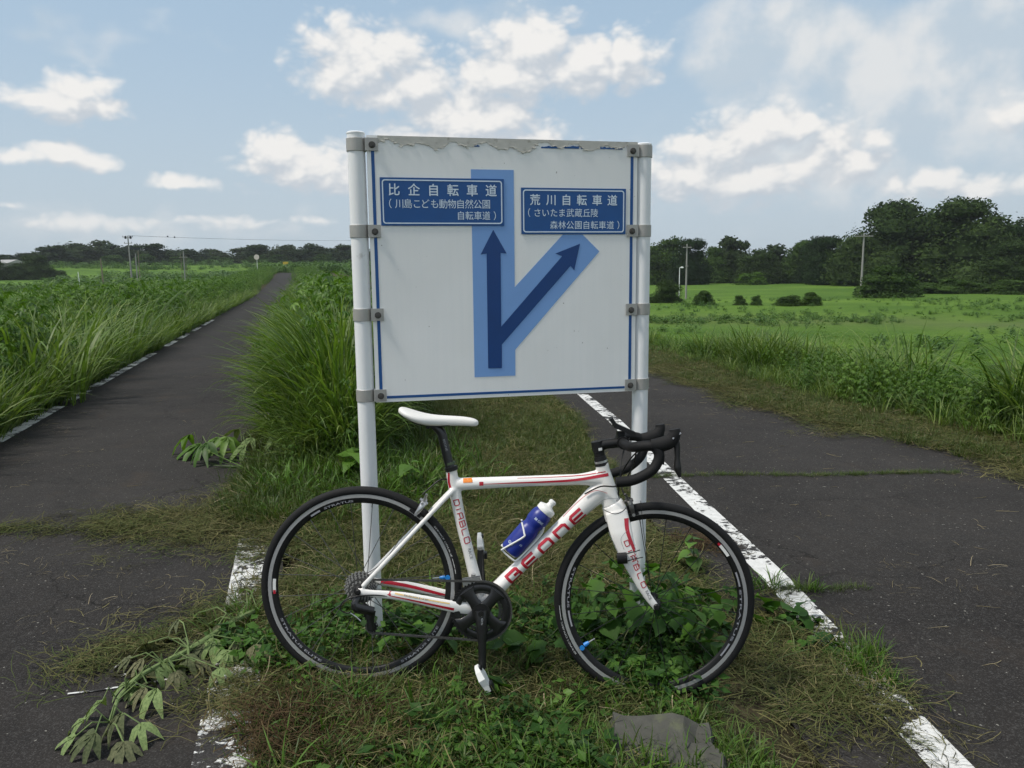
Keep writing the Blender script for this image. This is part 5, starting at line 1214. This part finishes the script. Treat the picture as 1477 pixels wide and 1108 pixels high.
p = onground(958, 1104); st = obj('stone', stone_me, None, (p[0], p[1]+.02, p[2]-.005)); st.rotation_euler = (R(22), R(2), R(-6)); tag(st, 'grey flat topped stone half buried in the grass below the front wheel', 'stone')

# ------------------------------------------------------------------ trees
def crown_mesh(seed, mt, nl=9, nq=4200, ls=.040, flatb=.10, wide=1.):
    """crown on a unit box (-.5..+.5, height 0..1): leaf faces on many overlapping lobes"""
    r = np.random.default_rng(seed); lob = []
    for k in range(nl):
        a = r.uniform(0, 6.283); t = r.random(); q = .36*math.sqrt(r.random())*(1-.45*t); h = .12+.70*t; s_ = r.uniform(.09, .22)*(1.2-.5*t)
        lob.append((q*math.cos(a), q*math.sin(a), h, s_*1.15, s_*.95))
    lob.append((0, 0, .42, .33, .36)); lob.append((.05, 0, .16, .38, .17)); lob.append((-.1, .05, .2, .34, .2))
    V = []; F = []
    wts = np.array([l_[3]**2 for l_ in lob]); wts /= wts.sum()
    for i in range(nq):
        l_ = lob[r.choice(len(lob), p=wts)]; d = r.normal(size=3); d /= np.linalg.norm(d)
        if d[2] < -.5: d[2] *= -.5
        rad = r.uniform(.82, 1.1)+(r.random() < .08)*r.uniform(0, .25); c = np.array([l_[0]+d[0]*l_[3]*rad, l_[1]+d[1]*l_[3]*rad, l_[2]+d[2]*l_[4]*rad])
        if c[2] < flatb: c[2] = flatb+abs(r.normal(0, .03))
        nrm = d*.6+r.normal(size=3)*.6; nrm /= np.linalg.norm(nrm); t1 = np.cross(nrm, r.normal(size=3)); t1 /= np.linalg.norm(t1); t2 = np.cross(nrm, t1); s_ = ls*r.uniform(.5, 1.3)
        k = len(V); V += [tuple(c-t1*s_), tuple(c+t2*s_*.55), tuple(c+t1*s_), tuple(c-t2*s_*.55)]; F.append((k, k+1, k+2, k+3))
    core = MB()
    for l_ in lob:
        n1, n2_ = 8, 5
        for b_ in range(1): pass
        Vv = []; 
        for j in range(n2_+1):
            ph = math.pi*j/n2_
            for i in range(n1): a = 2*math.pi*i/n1; q = .70*(1+.15*math.sin(i*5+j*3)); Vv.append((l_[0]+l_[3]*q*math.sin(ph)*math.cos(a), l_[1]+l_[3]*q*math.sin(ph)*math.sin(a), max(flatb, l_[2]+l_[4]*q*math.cos(ph))))
        k = len(V); V += Vv; F += [(k+j*n1+i, k+j*n1+(i+1) % n1, k+(j+1)*n1+(i+1) % n1, k+(j+1)*n1+i) for j in range(n2_) for i in range(n1)]
    return mesh(V, F, mt)
def trunk_mesh(seed):
    r = random.Random(seed); mb = MB(); mb.tube([(0, 0, -.05), (.01, 0, .2), (-.01, .01, .45), (0, 0, .75)], [.032, .024, .018, .008], 8)
    for k in range(5):
        a = r.uniform(0, 6.28); z_ = r.uniform(.18, .4); mb.tube([(0, 0, z_), (.12*math.cos(a), .12*math.sin(a), z_+.12), (.24*math.cos(a), .24*math.sin(a), z_+.30)], [.012, .009, .004], 5)
    return mb.me(M['bark'], True)
trunks = [trunk_mesh(i) for i in range(3)]
CF = [crown_mesh(700+i, M['crown_far'], 12, 3800, .036, .01) for i in range(5)]
CD = [crown_mesh(720+i, M['crown_dark'], 20, 15000, .0165, .02) for i in range(4)]
CM = [crown_mesh(740+i, M['crown_mid'], 15, 8000, .024, .02) for i in range(4)]
CL = [crown_mesh(760+i, M['crown_light'], 9, 3000, .045, .02) for i in range(2)]
tr_i = [0]
def tree(px, top_py, D_, wpx, crowns, label, group=None, cat='tree', name='tree', sink=.0, shrub=False):
    x_, y_, z_ = at(px, D_); top = hgt(px, top_py, D_); h = max(.5, top-z_)*1.04; wd = wpx/FPX*D_*1.12; i = tr_i[0]; tr_i[0] += 1
    root = empty(name, (x_, y_, z_-.05)); tag(root, label, cat, group)
    c = obj('crown' if not shrub else 'foliage', crowns[i % len(crowns)], root, (0, 0, -sink*h)); c.scale = (wd, wd, h*(1+sink)); c.rotation_euler = (0, 0, i*2.39)
    if not shrub:
        t = obj('trunk', trunks[i % 3], root); t.scale = (h*.8, h*.8, h*.9); t.rotation_euler = (0, 0, i)
    return root
ORD = ['leftmost', 'second from the left', 'third from the left', 'fourth from the left', 'fifth from the left', 'sixth from the left', 'seventh from the left', 'eighth from the left', 'ninth from the left', 'tenth from the left', 'eleventh from the left', 'twelfth from the left', 'thirteenth from the left', 'fourteenth from the left', 'fifteenth from the left', 'sixteenth from the left', 'seventeenth from the left', 'eighteenth from the left', 'nineteenth from the left', 'twentieth from the left']
prof = lambda x_: np.interp(x_, [-60, 0, 60, 90, 110, 145, 185, 230, 280, 330, 350, 400, 440, 480, 520, 560, 620], [364, 365, 361, 348, 344, 345, 348, 350, 357, 358, 355, 348, 352, 352, 352, 350, 352])
for k in range(19):
    px = -38+k*30+random.uniform(-6, 6); tree(px, prof(px)+random.uniform(-2, 3), 288+random.uniform(-14, 14), 52+random.uniform(-6, 12), CF, 'dark green tree in the far treeline beyond the left field, '+ORD[k], 'trees of the far left treeline', sink=.05)
for k, px in enumerate([165, 210, 262, 318, 372, 402, 468]):
    tree(px, 366+random.uniform(-2, 3), 268, 36, CM, 'low rounded tree in front of the far left treeline, '+ORD[k], 'low trees before the far left treeline', sink=.1)
for k, (px, tp, w_) in enumerate([(-12, 366, 44), (28, 374, 40), (52, 366, 44), (78, 384, 34)]):
    tree(px, tp, 190, w_, CD, 'near black bushy tree at the left edge of the field, '+ORD[k], 'dark bushy trees at the left edge', sink=.12)
# right side
prof2 = lambda x_: np.interp(x_, [930, 955, 980, 1010, 1030, 1055, 1080, 1100, 1130, 1160, 1190, 1215], [345, 338, 336, 342, 345, 335, 343, 352, 343, 340, 337, 345])
for k in range(10):
    px = 935+k*31+random.uniform(-5, 5); tree(px, prof2(px)+random.uniform(-3, 8), 152+random.uniform(-8, 14), 62+random.uniform(-6, 12), (CM, CM, CD, CM, CF, CD, CF, CM, CD, CM)[k], 'green woodland tree behind the right field, '+ORD[k], 'woodland trees behind the right field', sink=.06)
tree(1190, 338, 140, 62, CD, 'dense dark tree with round top left of the large tree group', sink=.06)
for k, (px, tp, w_) in enumerate([(1245, 308, 104), (1292, 279, 132), (1345, 283, 138), (1395, 282, 134), (1440, 290, 134), (1500, 296, 120), (1560, 300, 120)]):
    tree(px, tp, 132+4*(k % 3), w_, CD, 'large dark spreading tree of the tall group at the right, '+ORD[k], 'large dark trees at the right', sink=.04)
tree(1455, 345, 118, 90, CD, 'lower dark tree in front of the large tree group at the right edge', sink=.05)
tree(1283, 377, 88, 84, CM, 'wide rounded green bush standing alone beside the utility pole', cat='bush', name='bush', sink=.15, shrub=True)
tree(963, 400, 77, 50, CD, 'dark round bush beside the right sign post', cat='bush', name='bush', sink=.15, shrub=True)
tree(1085, 391, 142, 44, CL, 'bright yellow green shrub below the right woodland', cat='bush', name='bush', sink=.15, shrub=True)
tree(1206, 391, 136, 14, CL, 'small pale green shrub in the gap beside the dark tree', cat='bush', name='bush', sink=.15, shrub=True)
for k, (px, tp, w_) in enumerate([(1015, 416, 34), (1068, 424, 20), (1092, 423, 18), (1140, 424, 44), (1172, 418, 30)]):
    tree(px, tp, 72, w_, CM, 'small shrub on the bank behind the right field, '+ORD[k], 'small shrubs on the bank', 'bush', 'shrub', .15, True)
for k, (px, tp, w_) in enumerate([(1330, 405, 60), (1375, 398, 60), (1415, 406, 56), (1455, 400, 60), (1500, 402, 60)]):
    tree(px, tp, 98, w_, CM, 'green thicket shrub under the large dark trees, '+ORD[k], 'thicket shrubs under the large trees', 'bush', 'shrub', .2, True)
for k in range(16):                                                        # woodland goes on behind the sign
    px = 490+k*30; tree(px, 352+random.uniform(-4, 4), 300-6*k, 56, CF, 'dark tree of the woodland hidden behind the sign panel', 'trees hidden behind the sign', sink=.06)
for k in range(8): tree(1620+k*110, 300, 140, 130, CD, 'dark tree of the wood beyond the right edge of the view', 'trees beyond the right edge', sink=.05)
for k in range(8): tree(-110-k*60, 350, 230, 75, CD, 'dark tree beyond the left edge of the view', 'trees beyond the left edge', sink=.05)

# ------------------------------------------------------------------ poles and signs far off
def pole(px, top_py, D_, rad, mt, label, name='utility_pole', cat='utility pole', arms=(), lean=0., extra=None, group=None, basez=None):
    x_, y_, z_ = at(px, D_); h = hgt(px, top_py, D_)-z_; root = empty(name, (x_, y_, z_)); tag(root, label, cat, group)
    mb = MB(); mb.tube([(0, 0, -.4), (lean*h, 0, h)], [rad, rad*.62], 10); mb.build('pole', mt, root, True)
    for (dz, w_, insul) in arms:
        mb = MB(); mb.box((lean*(h-dz), -.10, h-dz), (w_, .05, .05)); ar = mb.build('crossarm', M['pole_concrete'], root)
        for q in insul:
            mb = MB(); mb.lathe([(.0, 0), (.035, 0), (.06, .05), (.035, .09), (.055, .14), (.02, .2), (0, .2)], Matrix.Translation((lean*(h-dz)+q, -.1, h-dz+.05)), 8); mb.build('insulator', M['black'], ar)
    if extra: extra(root, h)
    return root, Vector((x_, y_, z_+h))
def transformer(root, h):
    for s_ in (-.45, .42):
        mb = MB(); mb.lathe([(0, 0), (.15, 0), (.17, .04), (.17, .40), (.12, .46), (0, .46)], Matrix.Translation((s_, -.15, h-.55)), 12); mb.build('transformer', M['black'], root, True)
_, P1 = pole(190, 340, 150, .15, M['pole_concrete'], 'tall pale utility pole with dark transformers at its top', arms=[(.25, .9, (-.8, -.3, .4, .85)), (1.3, .7, (-.6, .6))], lean=-.012, extra=transformer)
pole(198, 366, 140, .12, M['pole_concrete'], 'short bare pole just right of the tall utility pole')
pole(202, 362, 146, .08, M['wood'], 'thin brown pole behind the short pole in the left field', name='wooden_pole', cat='pole')
pole(149, 373, 110, .11, M['wood'], 'leaning weathered wooden post standing in the left field', name='wooden_pole', cat='pole', lean=-.03)
pole(115, 392, 120, .06, M['pole_white'], 'short white leaning stake in the left field', name='stake', cat='stake', lean=-.05)
pole(267, 362, 150, .14, M['pole_concrete'], 'thick pale concrete pole with a steel frame beside it', arms=[(1.1, .7, ())])
pole(263, 366, 150, .05, M['wood'], 'thin grey support pole left of the thick concrete pole', name='support_pole', cat='pole')
pole(270, 368, 150, .05, M['wood'], 'thin grey support pole right of the thick concrete pole', name='support_pole', cat='pole')
_, P2 = pole(990, 352, 84, .11, M['pole_concrete'], 'slim utility pole with a short crossarm before the right woodland', arms=[(.35, .45, (-.35, .35)), (2.3, .14, ())])
_, P3 = pole(1243, 337, 98, .14, M['pole_concrete'], 'grey utility pole beside the large dark tree group', arms=[(.3, 1.0, (-.9, -.5, .5, .9))])
def lamp(root, h):
    mb = MB(); mb.tube([(0, 0, h), (.03, 0, h+.12), (.14, -.04, h+.16)], .035, 8); mb.build('arm', M['pole_white'], root, True)
    mb = MB(); mb.tube([(.1, -.04, h+.16), (.22, -.06, h+.15), (.38, -.08, h+.13)], [.05, .10, .06], 10); mb.build('lamp_head', M['pole_white'], root, True)
pole(980, 388, 82, .055, M['pole_white'], 'slim white street lamp left of the slim utility pole', name='street_lamp', cat='street lamp', extra=lamp)
def mirror(root, h):
    mb = MB(); mb.disc((0, -.08, h), (0, 1, 0), .38, .08, 24); d = mb.build('mirror_face', M['mirror_orange'], root)
pole(372, 371, 120, .05, M['pole_white'], 'round topped roadside sign on a post far along the left path', name='round_sign', cat='sign', extra=mirror)
# overhead line with two dark markers, passing over the left treeline
def sag(a, b_, n, s_): return [a.lerp(b_, k/n)-Vector((0, 0, s_*4*(k/n)*(1-k/n))) for k in range(n+1)]
x_, y_, _z = at(520, 215); Pend = Vector((x_, y_, hgt(520, 347, 215)))
P1b = P1+Vector((0, -.1, .0)); pts = sag(P1b, Pend, 20, .3); o0 = pts[0].copy()
wl = empty('power_line', o0); tag(wl, 'thin overhead wire running right from the tall utility pole', 'wire')
mb = MB(); mb.tube([p-o0 for p in pts], .022, 4); mb.build('wire', M['black'], wl)
for px, py in ((246, 341), (256, 342)):
    x_, y_, _z = at(px, 160); p = Vector((x_, y_, hgt(px, py, 160)))
    mb = MB(); mb.tube([p-o0+Vector((-.12, 0, .05)), p-o0+Vector((0, 0, -.02)), p-o0+Vector((.14, 0, -.10))], [.05, .17, .06], 8); mb.build('line_marker', M['black'], wl, True)
# pale marker board in the far grass by the path crest
x_, y_, z_ = at(413, 140); yb = empty('marker_board', (x_, y_, z_)); tag(yb, 'small yellow board standing beside the far end of the left path', 'board')
mb = MB(); mb.box((0, 0, 1.5), (.45, .03, .28)); mb.build('board', M['yellow'], yb); mb = MB(); mb.tube([(0, .05, -.1), (0, .05, 1.7)], .04, 6); mb.build('post', M['pole_white'], yb)
# low house hidden among the left bushes
x_, y_, z_ = at(4, 205); hs = empty('house', (x_, y_, z_)); tag(hs, 'low pale house with grey roof half hidden by dark bushes at the left edge', 'house')
mb = MB(); mb.box((0, 0, 1.0), (3.2, 3, 1.5)); mb.build('wall', M['pole_concrete'], hs); mb = MB(); mb.add([(-3.6, -3.5, 2.5), (3.6, -3.5, 2.5), (3.6, 3.5, 2.5), (-3.6, 3.5, 2.5), (-3.6, 0, 3.3), (3.6, 0, 3.3)], [(0, 1, 5, 4), (2, 3, 4, 5), (1, 2, 5), (3, 0, 4), (3, 2, 1, 0)]); mb.build('roof', M['clamp'], hs)

# ------------------------------------------------------------------ light haze in the air
hz_ = MB(); hz_.box((0, 500, 14), (905, 805, 21)); hm = bpy.data.materials.new('haze'); hm.use_nodes = True; T = NT(hm.node_tree); T.n.remove(T.n['Principled BSDF'])
pvn = T.new('ShaderNodeVolumePrincipled'); pvn.inputs['Color'].default_value = (.86, .91, .96, 1); pvn.inputs['Density'].default_value = .00026; pvn.inputs['Anisotropy'].default_value = .3
T.put(T.n['Material Output'].inputs['Volume'], pvn.outputs[0]); hz_.build('haze', hm)['kind'] = 'stuff'
